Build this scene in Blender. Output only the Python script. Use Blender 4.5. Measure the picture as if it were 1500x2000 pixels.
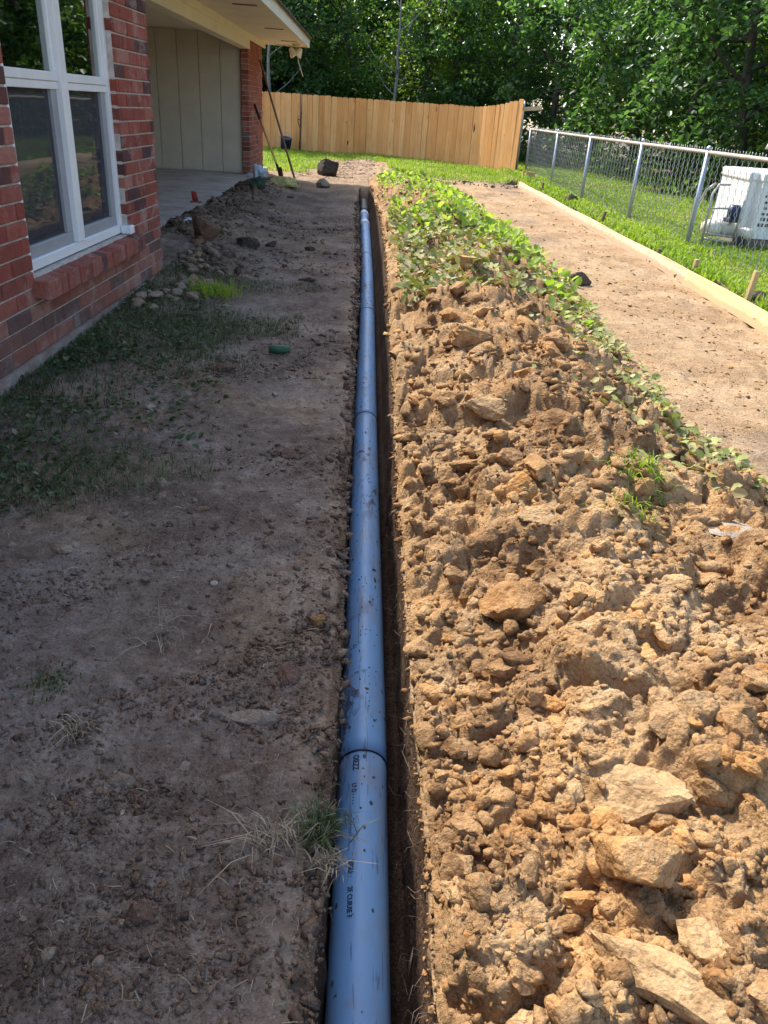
import bpy, bmesh, math, random
import numpy as np
from mathutils import Vector, Matrix

sc = bpy.context.scene
for o in list(bpy.data.objects): bpy.data.objects.remove(o)
COL = sc.collection
R = math.radians
rng = np.random.default_rng(7)
random.seed(7)

# ------------------------------------------------------------------ camera
CAM_H = 1.5
RIGHT = Vector((0.998, -0.0148, 0.0617)); 
FWD = Vector((0.0420, 0.8850, -0.4630)).normalized()
RIGHT = (RIGHT - FWD * RIGHT.dot(FWD)).normalized()
UP = RIGHT.cross(FWD).normalized()
cam_d = bpy.data.cameras.new("camera"); cam = bpy.data.objects.new("camera", cam_d); COL.objects.link(cam)
cam.matrix_world = Matrix(((RIGHT.x, UP.x, -FWD.x, 0), (RIGHT.y, UP.y, -FWD.y, 0), (RIGHT.z, UP.z, -FWD.z, CAM_H), (0, 0, 0, 1)))
cam_d.sensor_fit = 'VERTICAL'; cam_d.sensor_height = 36; cam_d.lens = 27.0
cam_d.clip_start = 0.05; cam_d.clip_end = 400
sc.camera = cam

# ------------------------------------------------------------------ sky, sun, exposure
SUN = Vector((-0.58, 0.815, math.tan(R(47)))).normalized()      # towards the sun
w = bpy.data.worlds.new("World"); sc.world = w; w.use_nodes = True
nt = w.node_tree; bg = nt.nodes["Background"]
sky = nt.nodes.new("ShaderNodeTexSky"); sky.sky_type = 'NISHITA'; sky.sun_disc = False
sky.sun_elevation = math.asin(SUN.z); sky.sun_rotation = math.atan2(SUN.x, SUN.y)
sky.dust_density = 2.0; sky.air_density = 1.0
nt.links.new(sky.outputs[0], bg.inputs[0]); bg.inputs[1].default_value = 0.15
sun_d = bpy.data.lights.new("sun", 'SUN'); sun_d.energy = 2.7; sun_d.angle = R(0.6); sun_d.color = (1.0, 0.93, 0.82)
sun = bpy.data.objects.new("sun", sun_d); COL.objects.link(sun)
sun.rotation_euler = SUN.to_track_quat('Z', 'Y').to_euler(); sun.location = (-10, 14, 15)
sc.view_settings.view_transform = 'Standard'; sc.view_settings.look = 'None'
sc.view_settings.gamma = 1.0; sc.view_settings.exposure = 1.52
sc.render.engine = 'CYCLES'
sc.cycles.use_denoising = True
sc.cycles.max_bounces = 8; sc.cycles.transparent_max_bounces = 12
sc.cycles.sample_clamp_indirect = 6

# ------------------------------------------------------------------ pixel -> ground point (photo pixels, used for surveying positions)
def at(px, py, z=0.0):
    d = RIGHT * ((px - 750) / 1500) + UP * ((1000 - py) / 1500) + FWD
    t = (z - CAM_H) / d.z
    return Vector((d.x * t, d.y * t, z))
def aty(px, py, y):
    d = RIGHT * ((px - 750) / 1500) + UP * ((1000 - py) / 1500) + FWD
    t = y / d.y
    return Vector((d.x * t, y, CAM_H + d.z * t))

# ------------------------------------------------------------------ numpy noise
def _hash(ix, iy, iz, s):
    h = (ix * 374761393 + iy * 668265263 + iz * 2147483647 + s * 1274126177) & 0xFFFFFFFF
    h = ((h ^ (h >> 13)) * 1274126177) & 0xFFFFFFFF
    h = ((h ^ (h >> 16)) * 2246822519) & 0xFFFFFFFF
    return ((h ^ (h >> 15)) & 0xFFFFFF) / float(0xFFFFFF)
def vnoise(x, y, z=None, s=0):
    x = np.asarray(x, float); y = np.asarray(y, float)
    z = np.zeros_like(x) if z is None else np.asarray(z, float)
    ix = np.floor(x).astype(np.int64); iy = np.floor(y).astype(np.int64); iz = np.floor(z).astype(np.int64)
    fx = x - ix; fy = y - iy; fz = z - iz
    fx = fx * fx * (3 - 2 * fx); fy = fy * fy * (3 - 2 * fy); fz = fz * fz * (3 - 2 * fz)
    r = 0
    for dx in (0, 1):
        wx = fx if dx else 1 - fx
        for dy in (0, 1):
            wy = fy if dy else 1 - fy
            for dz in (0, 1):
                wz = fz if dz else 1 - fz
                r = r + wx * wy * wz * _hash(ix + dx, iy + dy, iz + dz, s)
    return r * 2 - 1
def fbm(x, y, z=None, o=4, s=0, gain=.5):
    r = 0; a = 1.; f = 1.; t = 0
    for k in range(o):
        r = r + a * vnoise(np.asarray(x) * f, np.asarray(y) * f, None if z is None else np.asarray(z) * f, s + k * 17)
        t += a; a *= gain; f *= 2.03
    return r / t
def worley(x, y, s=0):
    """returns F1, F2, cell random"""
    x = np.asarray(x, float); y = np.asarray(y, float)
    ix = np.floor(x).astype(np.int64); iy = np.floor(y).astype(np.int64); z0 = np.zeros_like(ix)
    f1 = np.full(x.shape, 9.); f2 = np.full(x.shape, 9.); cid = np.zeros(x.shape)
    for dx in (-1, 0, 1):
        for dy in (-1, 0, 1):
            cx = ix + dx; cy = iy + dy
            px = cx + _hash(cx, cy, z0, s); py = cy + _hash(cx, cy, z0, s + 5)
            d = np.hypot(px - x, py - y); c = _hash(cx, cy, z0, s + 9)
            nf = d < f1
            f2 = np.where(nf, f1, np.minimum(f2, d)); cid = np.where(nf, c, cid); f1 = np.where(nf, d, f1)
    return f1, f2, cid
def sstep(a, b, x):
    t = np.clip((np.asarray(x, float) - a) / (b - a), 0, 1); return t * t * (3 - 2 * t)

# ------------------------------------------------------------------ object helpers
def tag(o, label=None, cat=None, group=None, kind=None):
    if label: o["label"] = label
    if cat: o["category"] = cat
    if group: o["group"] = group
    if kind: o["kind"] = kind
    return o
def link(name, me, mat=None, parent=None, smooth=False):
    o = bpy.data.objects.new(name, me); COL.objects.link(o)
    if mat is not None and not me.materials: me.materials.append(mat)
    if parent is not None: o.parent = parent
    if smooth: me.polygons.foreach_set("use_smooth", np.ones(len(me.polygons), bool))
    return o
def empty(name, loc=(0, 0, 0), rz=0.0):
    o = bpy.data.objects.new(name, None); COL.objects.link(o); o.location = loc; o.rotation_euler = (0, 0, rz)
    o.empty_display_size = .1
    return o
def mesh_np(name, V, F, attrs=None, smooth=False):
    V = np.ascontiguousarray(V, dtype=np.float32); F = np.ascontiguousarray(F, dtype=np.int32)
    k = F.shape[1]; n = F.shape[0]
    me = bpy.data.meshes.new(name)
    me.vertices.add(len(V)); me.vertices.foreach_set("co", V.ravel())
    me.loops.add(n * k); me.loops.foreach_set("vertex_index", F.ravel())
    me.polygons.add(n); me.polygons.foreach_set("loop_start", np.arange(0, n * k, k, dtype=np.int32))
    try: me.polygons.foreach_set("loop_total", np.full(n, k, dtype=np.int32))
    except Exception: pass
    if attrs:
        for a, vals in attrs.items():
            at_ = me.attributes.new(a, 'FLOAT', 'POINT'); at_.data.foreach_set("value", np.ascontiguousarray(vals, dtype=np.float32))
    if smooth: me.polygons.foreach_set("use_smooth", np.ones(n, bool))
    me.update(calc_edges=True)
    return me
def box_bm(bm, x0, x1, y0, y1, z0, z1, M=None):
    vs = [bm.verts.new(p) for p in ((x0, y0, z0), (x1, y0, z0), (x1, y1, z0), (x0, y1, z0), (x0, y0, z1), (x1, y0, z1), (x1, y1, z1), (x0, y1, z1))]
    if M is not None:
        for v in vs: v.co = M @ v.co
    for f in ((0, 3, 2, 1), (4, 5, 6, 7), (0, 1, 5, 4), (1, 2, 6, 5), (2, 3, 7, 6), (3, 0, 4, 7)):
        bm.faces.new([vs[i] for i in f])
    return vs
def bm_mesh(name, bm, bevel=0.0, seg=1):
    if bevel > 0:
        bmesh.ops.bevel(bm, geom=bm.edges[:], offset=bevel, segments=seg, affect='EDGES', profile=.5)
    bmesh.ops.recalc_face_normals(bm, faces=bm.faces[:])
    me = bpy.data.meshes.new(name); bm.to_mesh(me); bm.free(); return me
def box(name, x0, x1, y0, y1, z0, z1, mat, parent=None, bevel=0.0, M=None):
    bm = bmesh.new(); box_bm(bm, x0, x1, y0, y1, z0, z1, M)
    return link(name, bm_mesh(name, bm, bevel), mat, parent)
def tube_np(pts, rad, n=8, cap=True):
    P = np.array([tuple(p) for p in pts], float); m = len(P)
    rad = np.broadcast_to(np.asarray(rad, float), (m,))
    T = np.gradient(P, axis=0); T /= np.linalg.norm(T, axis=1)[:, None] + 1e-9
    a = np.array([0, 0, 1.]) if abs(T[0][2]) < .9 else np.array([1., 0, 0])
    V = []; 
    for i in range(m):
        u = np.cross(T[i], a); u /= np.linalg.norm(u) + 1e-9; v = np.cross(u, T[i])
        a = -np.cross(T[i], u) if False else a
        th = np.arange(n) * 2 * math.pi / n
        V.append(P[i] + rad[i] * (np.cos(th)[:, None] * u + np.sin(th)[:, None] * v))
    V = np.concatenate(V); F = []
    for i in range(m - 1):
        for k in range(n):
            F.append((i * n + k, i * n + (k + 1) % n, (i + 1) * n + (k + 1) % n, (i + 1) * n + k))
    if cap:
        V = np.concatenate([V, P[:1], P[-1:]]); c0 = m * n; c1 = c0 + 1
        for k in range(n):
            F.append((c0, (k + 1) % n, k, c0)); F.append((c1, (m - 1) * n + k, (m - 1) * n + (k + 1) % n, c1))
    return V, F
def tubes(name, lst, mat, parent=None, n=8, smooth=True):
    Vs = []; Fs = []; off = 0
    for pts, rad in lst:
        V, F = tube_np(pts, rad, n)
        Vs.append(V); Fs += [tuple(dict.fromkeys(i + off for i in f)) for f in F]; off += len(V)
    me = bpy.data.meshes.new(name); me.from_pydata(np.concatenate(Vs).tolist(), [], Fs); me.update()
    return link(name, me, mat, parent, smooth)
def lathe(name, prof, mat, parent=None, n=24, loc=(0, 0, 0), smooth=True):
    V = []; F = []
    for r, z in prof:
        for k in range(n):
            a = 2 * math.pi * k / n; V.append((loc[0] + r * math.cos(a), loc[1] + r * math.sin(a), loc[2] + z))
    for i in range(len(prof) - 1):
        for k in range(n):
            F.append((i * n + k, i * n + (k + 1) % n, (i + 1) * n + (k + 1) % n, (i + 1) * n + k))
    F.append(tuple(range(n))[::-1]); F.append(tuple((len(prof) - 1) * n + k for k in range(n)))
    me = bpy.data.meshes.new(name); me.from_pydata(V, [], F); me.update()
    return link(name, me, mat, parent, smooth)

# ------------------------------------------------------------------ materials
def mat_new(name):
    m = bpy.data.materials.new(name); m.use_nodes = True
    t = m.node_tree; b = t.nodes["Principled BSDF"]; return m, t, b
def N(t, typ, **kw):
    n = t.nodes.new(typ)
    for k, v in kw.items(): setattr(n, k, v)
    return n
def noise(t, vec, scale, detail=4, rough=.6, dist=0.0):
    n = N(t, "ShaderNodeTexNoise"); n.inputs["Scale"].default_value = scale; n.inputs["Detail"].default_value = detail
    n.inputs["Roughness"].default_value = rough; n.inputs["Distortion"].default_value = dist
    t.links.new(vec, n.inputs["Vector"]); return n.outputs["Fac"]
def ramp(t, fac, stops, interp='LINEAR'):
    n = N(t, "ShaderNodeValToRGB"); n.color_ramp.interpolation = interp
    e = n.color_ramp.elements
    while len(e) < len(stops): e.new(.5)
    for k, (p, c) in enumerate(stops):
        e[k].position = p; e[k].color = (*c, 1) if len(c) == 3 else c
    t.links.new(fac, n.inputs[0]); return n.outputs[0]
def mix(t, fac, a, b, mode='MIX'):
    n = N(t, "ShaderNodeMix", data_type='RGBA', blend_type=mode)
    if isinstance(fac, (int, float)): n.inputs[0].default_value = fac
    else: t.links.new(fac, n.inputs[0])
    for i, v in ((6, a), (7, b)):
        if isinstance(v, (tuple, list)): n.inputs[i].default_value = (*v[:3], 1)
        else: t.links.new(v, n.inputs[i])
    return n.outputs[2]
def mth(t, op, a, b=None, c=None):
    n = N(t, "ShaderNodeMath", operation=op)
    for i, v in enumerate((a, b, c)):
        if v is None: continue
        if isinstance(v, (int, float)): n.inputs[i].default_value = v
        else: t.links.new(v, n.inputs[i])
    return n.outputs[0]
def pos(t):
    return N(t, "ShaderNodeNewGeometry").outputs["Position"]
def objc(t):
    return N(t, "ShaderNodeTexCoord").outputs["Object"]
def scaled(t, vec, s):
    n = N(t, "ShaderNodeMapping"); n.inputs["Scale"].default_value = s; t.links.new(vec, n.inputs["Vector"]); return n.outputs[0]
def attr(t, name):
    n = N(t, "ShaderNodeAttribute"); n.attribute_name = name; return n.outputs["Fac"]
def orand(t):
    return N(t, "ShaderNodeObjectInfo").outputs["Random"]
def bump(t, b, h, strength=.5, dist=.01):
    n = N(t, "ShaderNodeBump"); n.inputs["Strength"].default_value = strength; n.inputs["Distance"].default_value = dist
    t.links.new(h, n.inputs["Height"]); t.links.new(n.outputs[0], b.inputs["Normal"])
def setc(t, b, col):
    if isinstance(col, (tuple, list)): b.inputs["Base Color"].default_value = (*col[:3], 1)
    else: t.links.new(col, b.inputs["Base Color"])
def simple(name, col, rough=.6, metal=0, var=.15, scale=8, bmp=0.0, spec=.4):
    m, t, b = mat_new(name); p = pos(t)
    f = noise(t, p, scale, 5, .65)
    lo = tuple(c * (1 - var) for c in col); hi = tuple(min(1, c * (1 + var)) for c in col)
    setc(t, b, ramp(t, f, [(.3, lo), (.7, hi)]))
    b.inputs["Roughness"].default_value = rough; b.inputs["Metallic"].default_value = metal
    b.inputs["Specular IOR Level"].default_value = spec
    if bmp: bump(t, b, noise(t, p, scale * 6, 5, .7), bmp, .01)
    return m
M = {}
# --- soils
def soil(name, cols, fine, useattr=None, bmpd=.012, rough=.95, second=None, patch=False):
    m, t, b = mat_new(name); p = pos(t)
    n1 = noise(t, p, 1.6, 6, .62); n2 = noise(t, p, 14, 6, .7); n3 = noise(t, p, 90, 4, .7)
    c = ramp(t, n1, [(.40, cols[0]), (.5, cols[1]), (.61, cols[2])])
    c2 = ramp(t, n2, [(.3, cols[3]), (.52, cols[1]), (.72, cols[4])])
    c = mix(t, .55, c, c2)
    if second is not None:
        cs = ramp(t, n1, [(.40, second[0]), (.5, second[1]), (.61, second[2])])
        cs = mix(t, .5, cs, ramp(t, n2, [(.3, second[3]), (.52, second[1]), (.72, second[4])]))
        c = mix(t, attr(t, "clay"), c, cs)  # clay weight also holds the sun and shade split in colour
        c = mix(t, attr(t, "trench_dark"), c, mix(t, 1.0, c, (.42, .34, .29), 'MULTIPLY'))  # darker tint inside the trench
    if patch:
        c = mix(t, 1.0, c, ramp(t, noise(t, p, 2.6, 5, .65, .3), [(.36, (.58, .53, .50)), (.47, (.90, .90, .92)), (.56, (1.02, 1, .98)), (.68, (1.10, 1.0, .86))]), 'MULTIPLY')
    if useattr:
        a = attr(t, useattr)
        tint = ramp(t, a, [(0, (.62, .57, .53)), (.3, (.86, .81, .76)), (.55, (1, 1, 1)), (.75, (1.06, .95, .80)), (.9, (1.15, 1.12, 1.06)), (1, (1.18, .96, .70))])
        c = mix(t, 1.0, c, tint, 'MULTIPLY')
    c = mix(t, .5, c, ramp(t, n3, [(.32, (.6, .58, .56)), (.6, (1.1, 1.1, 1.1))]), 'MULTIPLY')
    # crusted plates, dark organic bits and pale grit
    wn = N(t, "ShaderNodeTexNoise"); wn.inputs["Scale"].default_value = 9; wn.inputs["Detail"].default_value = 4; t.links.new(p, wn.inputs["Vector"])
    ws = N(t, "ShaderNodeVectorMath", operation='SCALE'); ws.inputs[3].default_value = .12; t.links.new(wn.outputs["Color"], ws.inputs[0])
    wa = N(t, "ShaderNodeVectorMath", operation='ADD'); t.links.new(p, wa.inputs[0]); t.links.new(ws.outputs[0], wa.inputs[1])
    ve = N(t, "ShaderNodeTexVoronoi"); ve.feature = 'DISTANCE_TO_EDGE'; ve.inputs["Scale"].default_value = 26; t.links.new(wa.outputs[0], ve.inputs["Vector"])
    crk = ramp(t, ve.outputs["Distance"], [(.0, (1, 1, 1)), (.055, (0, 0, 0))])
    crk = mth(t, 'MULTIPLY', crk, ramp(t, noise(t, p, 3.1, 4, .6), [(.42, (0, 0, 0)), (.58, (1, 1, 1))]))
    c = mix(t, mth(t, 'MULTIPLY', crk, .6), c, mix(t, 1.0, c, (.42, .38, .36), 'MULTIPLY'))
    n4 = noise(t, p, 46, 5, .75); n5 = noise(t, p, 210, 2, .6)
    c = mix(t, mth(t, 'MULTIPLY', ramp(t, n4, [(.57, (0, 0, 0)), (.66, (1, 1, 1))]), .55), c, mix(t, 1.0, c, (.45, .40, .37), 'MULTIPLY'))
    c = mix(t, mth(t, 'MULTIPLY', ramp(t, n4, [(.34, (1, 1, 1)), (.42, (0, 0, 0))]), .35), c, mix(t, 1.0, c, (1.45, 1.42, 1.38), 'MULTIPLY'))
    c = mix(t, mth(t, 'MULTIPLY', ramp(t, n5, [(.66, (0, 0, 0)), (.70, (1, 1, 1))]), .5), c, (.52, .46, .40))
    setc(t, b, c); b.inputs["Roughness"].default_value = rough; b.inputs["Specular IOR Level"].default_value = .15
    v = N(t, "ShaderNodeTexVoronoi"); v.feature = 'F1'; v.inputs["Scale"].default_value = 70
    wv = N(t, "ShaderNodeVectorMath", operation='ADD'); t.links.new(p, wv.inputs[0])
    nn = N(t, "ShaderNodeTexNoise"); nn.inputs["Scale"].default_value = 30; t.links.new(p, nn.inputs["Vector"])
    sc_ = N(t, "ShaderNodeVectorMath", operation='SCALE'); sc_.inputs[3].default_value = .03; t.links.new(nn.outputs["Color"], sc_.inputs[0]); t.links.new(sc_.outputs[0], wv.inputs[1])
    t.links.new(wv.outputs[0], v.inputs["Vector"])
    h = mth(t, 'ADD', mth(t, 'MULTIPLY', n3, .6), mth(t, 'MULTIPLY', n2, 1.2))
    h = mth(t, 'SUBTRACT', h, mth(t, 'MULTIPLY', v.outputs["Distance"], .5))
    h = mth(t, 'ADD', h, mth(t, 'MULTIPLY', noise(t, p, 300, 3, .7), .25))
    bump(t, b, h, .9, bmpd)
    return m
TOPSOIL_SHADE = [(.095, .062, .043), (.185, .138, .104), (.300, .248, .205), (.065, .040, .028), (.345, .285, .228)]  # topsoil, darkened to carry the shade left of the trench
CLAY = [(.27, .150, .068), (.43, .270, .130), (.56, .395, .220), (.185, .098, .044), (.60, .445, .265)]
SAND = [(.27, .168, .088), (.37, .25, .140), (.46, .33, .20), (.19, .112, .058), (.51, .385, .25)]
M['ground'] = soil("ground_soil", TOPSOIL_SHADE, 1, second=SAND)
M['heap'] = soil("heap_clay", CLAY, 1, bmpd=.016, patch=True)
M['rubble'] = soil("clod_clay", CLAY, 1, useattr="rnd", bmpd=.012, patch=True)
M['toprubble'] = soil("topsoil_shade_crumb", TOPSOIL_SHADE, 1, useattr="rnd", bmpd=.01)  # crumbs share the soil colour darkened for shade
M['toprubble_b'] = soil("brown_crumb", [(.12, .08, .056), (.17, .12, .088), (.23, .17, .13), (.085, .055, .038), (.27, .205, .155)], 1, useattr="rnd", bmpd=.01)
def clodmat(name, cols, sat=1):
    m = soil(name, cols, 1, bmpd=.012, patch=True); t = m.node_tree; b = t.nodes["Principled BSDF"]
    src = b.inputs["Base Color"].links[0].from_socket
    tint = ramp(t, orand(t), [(0, (.72, .66, .60)), (.3, (.95, .92, .88)), (.55, (1.05, 1, .94)), (.8, (1.14, 1.08, .98)), (1, (1.15, .92, .66))])
    setc(t, b, mix(t, 1.0, src, tint, 'MULTIPLY')); return m
M['clod'] = clodmat("clod_tan", CLAY)
M['clod_pale'] = soil("clod_pale_clay", [(.34, .205, .095), (.46, .305, .155), (.53, .375, .205), (.24, .135, .06), (.56, .41, .235)], 1, bmpd=.008)
M['clod_dark'] = soil("clod_dark_earth", [(.045, .035, .03), (.07, .055, .045), (.10, .08, .065), (.03, .022, .018), (.12, .10, .08)], 1)
M['clod_brown'] = soil("clod_brown_earth", [(.075, .055, .043), (.11, .082, .064), (.15, .115, .09), (.05, .036, .028), (.17, .135, .11)], 1)
M['clod_red'] = soil("clod_red_clay", [(.115, .068, .046), (.155, .094, .065), (.20, .128, .092), (.08, .045, .03), (.23, .155, .115)], 1)
M['mud'] = soil("drying_mud", [(.09, .065, .05), (.13, .10, .08), (.19, .155, .13), (.06, .045, .035), (.22, .18, .15)], 1, bmpd=.003)
M['stone_grey'] = soil("stone_grey", [(.27, .225, .175), (.34, .285, .225), (.40, .34, .275), (.19, .15, .115), (.44, .38, .31)], 1, bmpd=.006)
M['cobble'] = clodmat("cobble_grey_tan", [(.20, .165, .13), (.27, .225, .18), (.33, .285, .235), (.14, .11, .085), (.37, .33, .28)])
M['mulch'] = soil("litter_mulch", [(.28, .17, .115), (.36, .24, .165), (.43, .31, .225), (.2, .115, .08), (.46, .35, .26)], 1)
# --- plants
def leafmat(name, stops, trans=.35, rough=.45, attrname="rnd"):
    m, t, b = mat_new(name)
    c = ramp(t, attr(t, attrname), stops)
    c = mix(t, .35, c, ramp(t, noise(t, pos(t), 18, 3), [(.35, (.7, .7, .7)), (.65, (1.15, 1.15, 1.1))]), 'MULTIPLY')
    setc(t, b, c); b.inputs["Roughness"].default_value = rough; b.inputs["Specular IOR Level"].default_value = .35
    tr = N(t, "ShaderNodeBsdfTranslucent"); t.links.new(mix(t, 1.0, c, (1.5, 1.6, .7), 'MULTIPLY'), tr.inputs["Color"])
    mx = N(t, "ShaderNodeMixShader"); mx.inputs[0].default_value = trans
    t.links.new(b.outputs[0], mx.inputs[1]); t.links.new(tr.outputs[0], mx.inputs[2])
    t.links.new(mx.outputs[0], t.nodes["Material Output"].inputs["Surface"])
    return m
M['grass'] = leafmat("lawn_grass", [(0, (.14, .23, .02)), (.5, (.21, .32, .03)), (.85, (.28, .37, .05)), (1, (.38, .37, .11))], .42, .55)
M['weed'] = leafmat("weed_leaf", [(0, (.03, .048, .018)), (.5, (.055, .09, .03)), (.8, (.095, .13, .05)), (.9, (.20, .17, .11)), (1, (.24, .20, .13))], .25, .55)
M['vine'] = leafmat("vine_leaf", [(0, (.11, .18, .03)), (.35, (.21, .32, .05)), (.65, (.31, .42, .08)), (.85, (.40, .45, .16)), (1, (.44, .40, .25))], .45, .6)
M['wilt'] = leafmat("wilted_leaf", [(0, (.16, .20, .05)), (.35, (.27, .30, .09)), (.65, (.36, .32, .15)), (1, (.38, .29, .17))], .15, .7)
M['treeleaf'] = leafmat("tree_leaf", [(0, (.03, .07, .018)), (.4, (.07, .15, .03)), (.75, (.12, .22, .04)), (1, (.22, .31, .06))], .52, .40)
M['treeleaf_b'] = leafmat("tree_leaf_blue_green", [(0, (.03, .07, .03)), (.4, (.062, .135, .05)), (.75, (.105, .205, .07)), (1, (.19, .29, .10))], .48, .36)
M['treeleaf_y'] = leafmat("tree_leaf_yellow_green", [(0, (.065, .11, .02)), (.4, (.12, .20, .03)), (.75, (.19, .28, .04)), (1, (.30, .37, .07))], .5, .42)
M['straw'] = leafmat("dry_straw", [(0, (.15, .105, .065)), (.5, (.25, .19, .125)), (1, (.40, .33, .23))], .1, .7)
M['deadleaf'] = leafmat("dead_leaf", [(0, (.07, .045, .03)), (.5, (.14, .09, .055)), (.85, (.21, .15, .09)), (1, (.33, .26, .17))], .1, .75)
M['bark'] = simple("bark", (.075, .06, .048), .9, 0, .35, 12, .8)
M['straw_tube'] = simple("root_brown", (.22, .16, .11), .9, 0, .3, 30)
M['bark_pale'] = simple("bark_pale", (.19, .18, .165), .9, 0, .3, 12, .6)
# --- house
def brickmat():
    m, t, b = mat_new("red_brick"); p = pos(t); r = orand(t)
    c = ramp(t, r, [(0, (.09, .04, .042)), (.16, (.12, .052, .05)), (.22, (.22, .058, .042)), (.5, (.30, .075, .052)), (.74, (.34, .10, .07)), (.84, (.38, .17, .13)), (1, (.27, .07, .048))])
    n1 = noise(t, p, 9, 5, .7); n2 = noise(t, p, 55, 5, .75)
    c = mix(t, .65, c, ramp(t, n1, [(.28, (.62, .55, .58)), (.55, (1, 1, 1)), (.75, (1.25, 1.2, 1.1))]), 'MULTIPLY')
    c = mix(t, .6, c, ramp(t, n2, [(.3, (.62, .6, .6)), (.6, (1.1, 1.1, 1.1))]), 'MULTIPLY')
    eff = ramp(t, noise(t, p, 4.5, 6, .75, .6), [(.52, (0, 0, 0)), (.68, (1, 1, 1))])
    c = mix(t, mth(t, 'MULTIPLY', eff, .42), c, (.50, .43, .38))
    sep = N(t, "ShaderNodeSeparateXYZ"); t.links.new(p, sep.inputs[0])
    spl = ramp(t, mth(t, 'ADD', sep.outputs[2], mth(t, 'MULTIPLY', noise(t, p, 11, 6, .7), -.55)), [(.0, (1, 1, 1)), (.30, (0, 0, 0))])
    c = mix(t, mth(t, 'MULTIPLY', spl, .28), c, (.26, .185, .14))
    setc(t, b, c); b.inputs["Roughness"].default_value = .85; b.inputs["Specular IOR Level"].default_value = .25
    bump(t, b, mth(t, 'ADD', noise(t, p, 70, 6, .7), n1), .8, .010); return m
M['brick'] = brickmat()
M['mortar'] = simple("mortar", (.52, .46, .41), .95, 0, .3, 16, .7)
M['foundation'] = None
def foundmat():
    m, t, b = mat_new("stained_concrete"); p = pos(t)
    c = ramp(t, noise(t, p, 7, 7, .72), [(.3, (.16, .10, .08)), (.48, (.30, .22, .18)), (.62, (.36, .30, .26)), (.75, (.46, .43, .40))])
    c = mix(t, .5, c, ramp(t, noise(t, p, 60, 4, .7), [(.3, (.5, .48, .46)), (.6, (1.1, 1.1, 1.1))]), 'MULTIPLY')
    setc(t, b, c); b.inputs["Roughness"].default_value = .95
    bump(t, b, noise(t, p, 28, 7, .75), .9, .02); return m
M['foundation'] = foundmat()
def slabmat():
    m, t, b = mat_new("patio_concrete"); p = pos(t)
    c = ramp(t, noise(t, p, 2.2, 7, .7), [(.3, (.26, .22, .19)), (.5, (.40, .36, .32)), (.7, (.50, .46, .42))])
    d = ramp(t, noise(t, p, 6, 5, .7, .5), [(.58, (0, 0, 0)), (.68, (1, 1, 1))])
    c = mix(t, mth(t, 'MULTIPLY', d, .55), c, (.24, .18, .13))
    setc(t, b, c); b.inputs["Roughness"].default_value = .9; bump(t, b, noise(t, p, 50, 5, .7), .4, .006); return m
M['slab'] = slabmat()
M['white'] = simple("white_vinyl", (.72, .73, .74), .35, 0, .06, 5)
M['siding'] = simple("beige_siding", (.52, .46, .37), .7, 0, .07, 3, .15)
M['cream'] = simple("cream_trim_paint", (.74, .67, .50), .55, 0, .06, 3, .08)
M['soffit'] = simple("soffit_paint", (.72, .64, .52), .6, 0, .08, 2.5, .08)
M['fascia'] = simple("fascia_paint", (.74, .70, .60), .5, 0, .08, 5, .08)
M['shingle'] = simple("roof_shingle", (.16, .14, .11), .95, 0, .4, 14, .8)
M['black'] = simple("black_plastic", (.018, .018, .02), .45, 0, .2, 10)
M['room'] = simple("dark_room", (.05, .05, .055), .9, 0, .2, 2)
M['curtain'] = simple("teal_curtain", (.03, .16, .12), .85, 0, .25, 6)
M['screen_frame'] = simple("grey_frame", (.33, .34, .36), .5, .2, .08, 6)
def glassmat(name, tint, refl):
    m, t, b = mat_new(name); t.nodes.remove(b)
    tr = N(t, "ShaderNodeBsdfTransparent"); tr.inputs[0].default_value = (*tint, 1)
    gl = N(t, "ShaderNodeBsdfGlossy"); gl.inputs["Roughness"].default_value = .015; gl.inputs[0].default_value = (.92, .96, .95, 1)
    fr = N(t, "ShaderNodeFresnel"); fr.inputs[0].default_value = 1.5
    f = mth(t, 'MINIMUM', mth(t, 'MULTIPLY', fr.outputs[0], refl), 1.0)
    nb = N(t, "ShaderNodeBump"); nb.inputs["Strength"].default_value = .06; nb.inputs["Distance"].default_value = .02
    t.links.new(noise(t, pos(t), 1.6, 2), nb.inputs["Height"]); t.links.new(nb.outputs[0], gl.inputs["Normal"])
    if refl < 1:      # insect screen in front of the pane
        df = N(t, "ShaderNodeBsdfDiffuse"); df.inputs[0].default_value = (.10, .105, .12, 1)
        m0 = N(t, "ShaderNodeMixShader"); m0.inputs[0].default_value = .45; t.links.new(tr.outputs[0], m0.inputs[1]); t.links.new(df.outputs[0], m0.inputs[2]); tr = m0
    mx = N(t, "ShaderNodeMixShader"); t.links.new(f, mx.inputs[0]); t.links.new(tr.outputs[0], mx.inputs[1]); t.links.new(gl.outputs[0], mx.inputs[2])
    t.links.new(mx.outputs[0], t.nodes["Material Output"].inputs["Surface"]); return m
M['glass'] = glassmat("window_glass", (.75, .82, .80), 2.0)
M['glass_screen'] = glassmat("screened_glass", (.26, .27, .30), .42)
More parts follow.
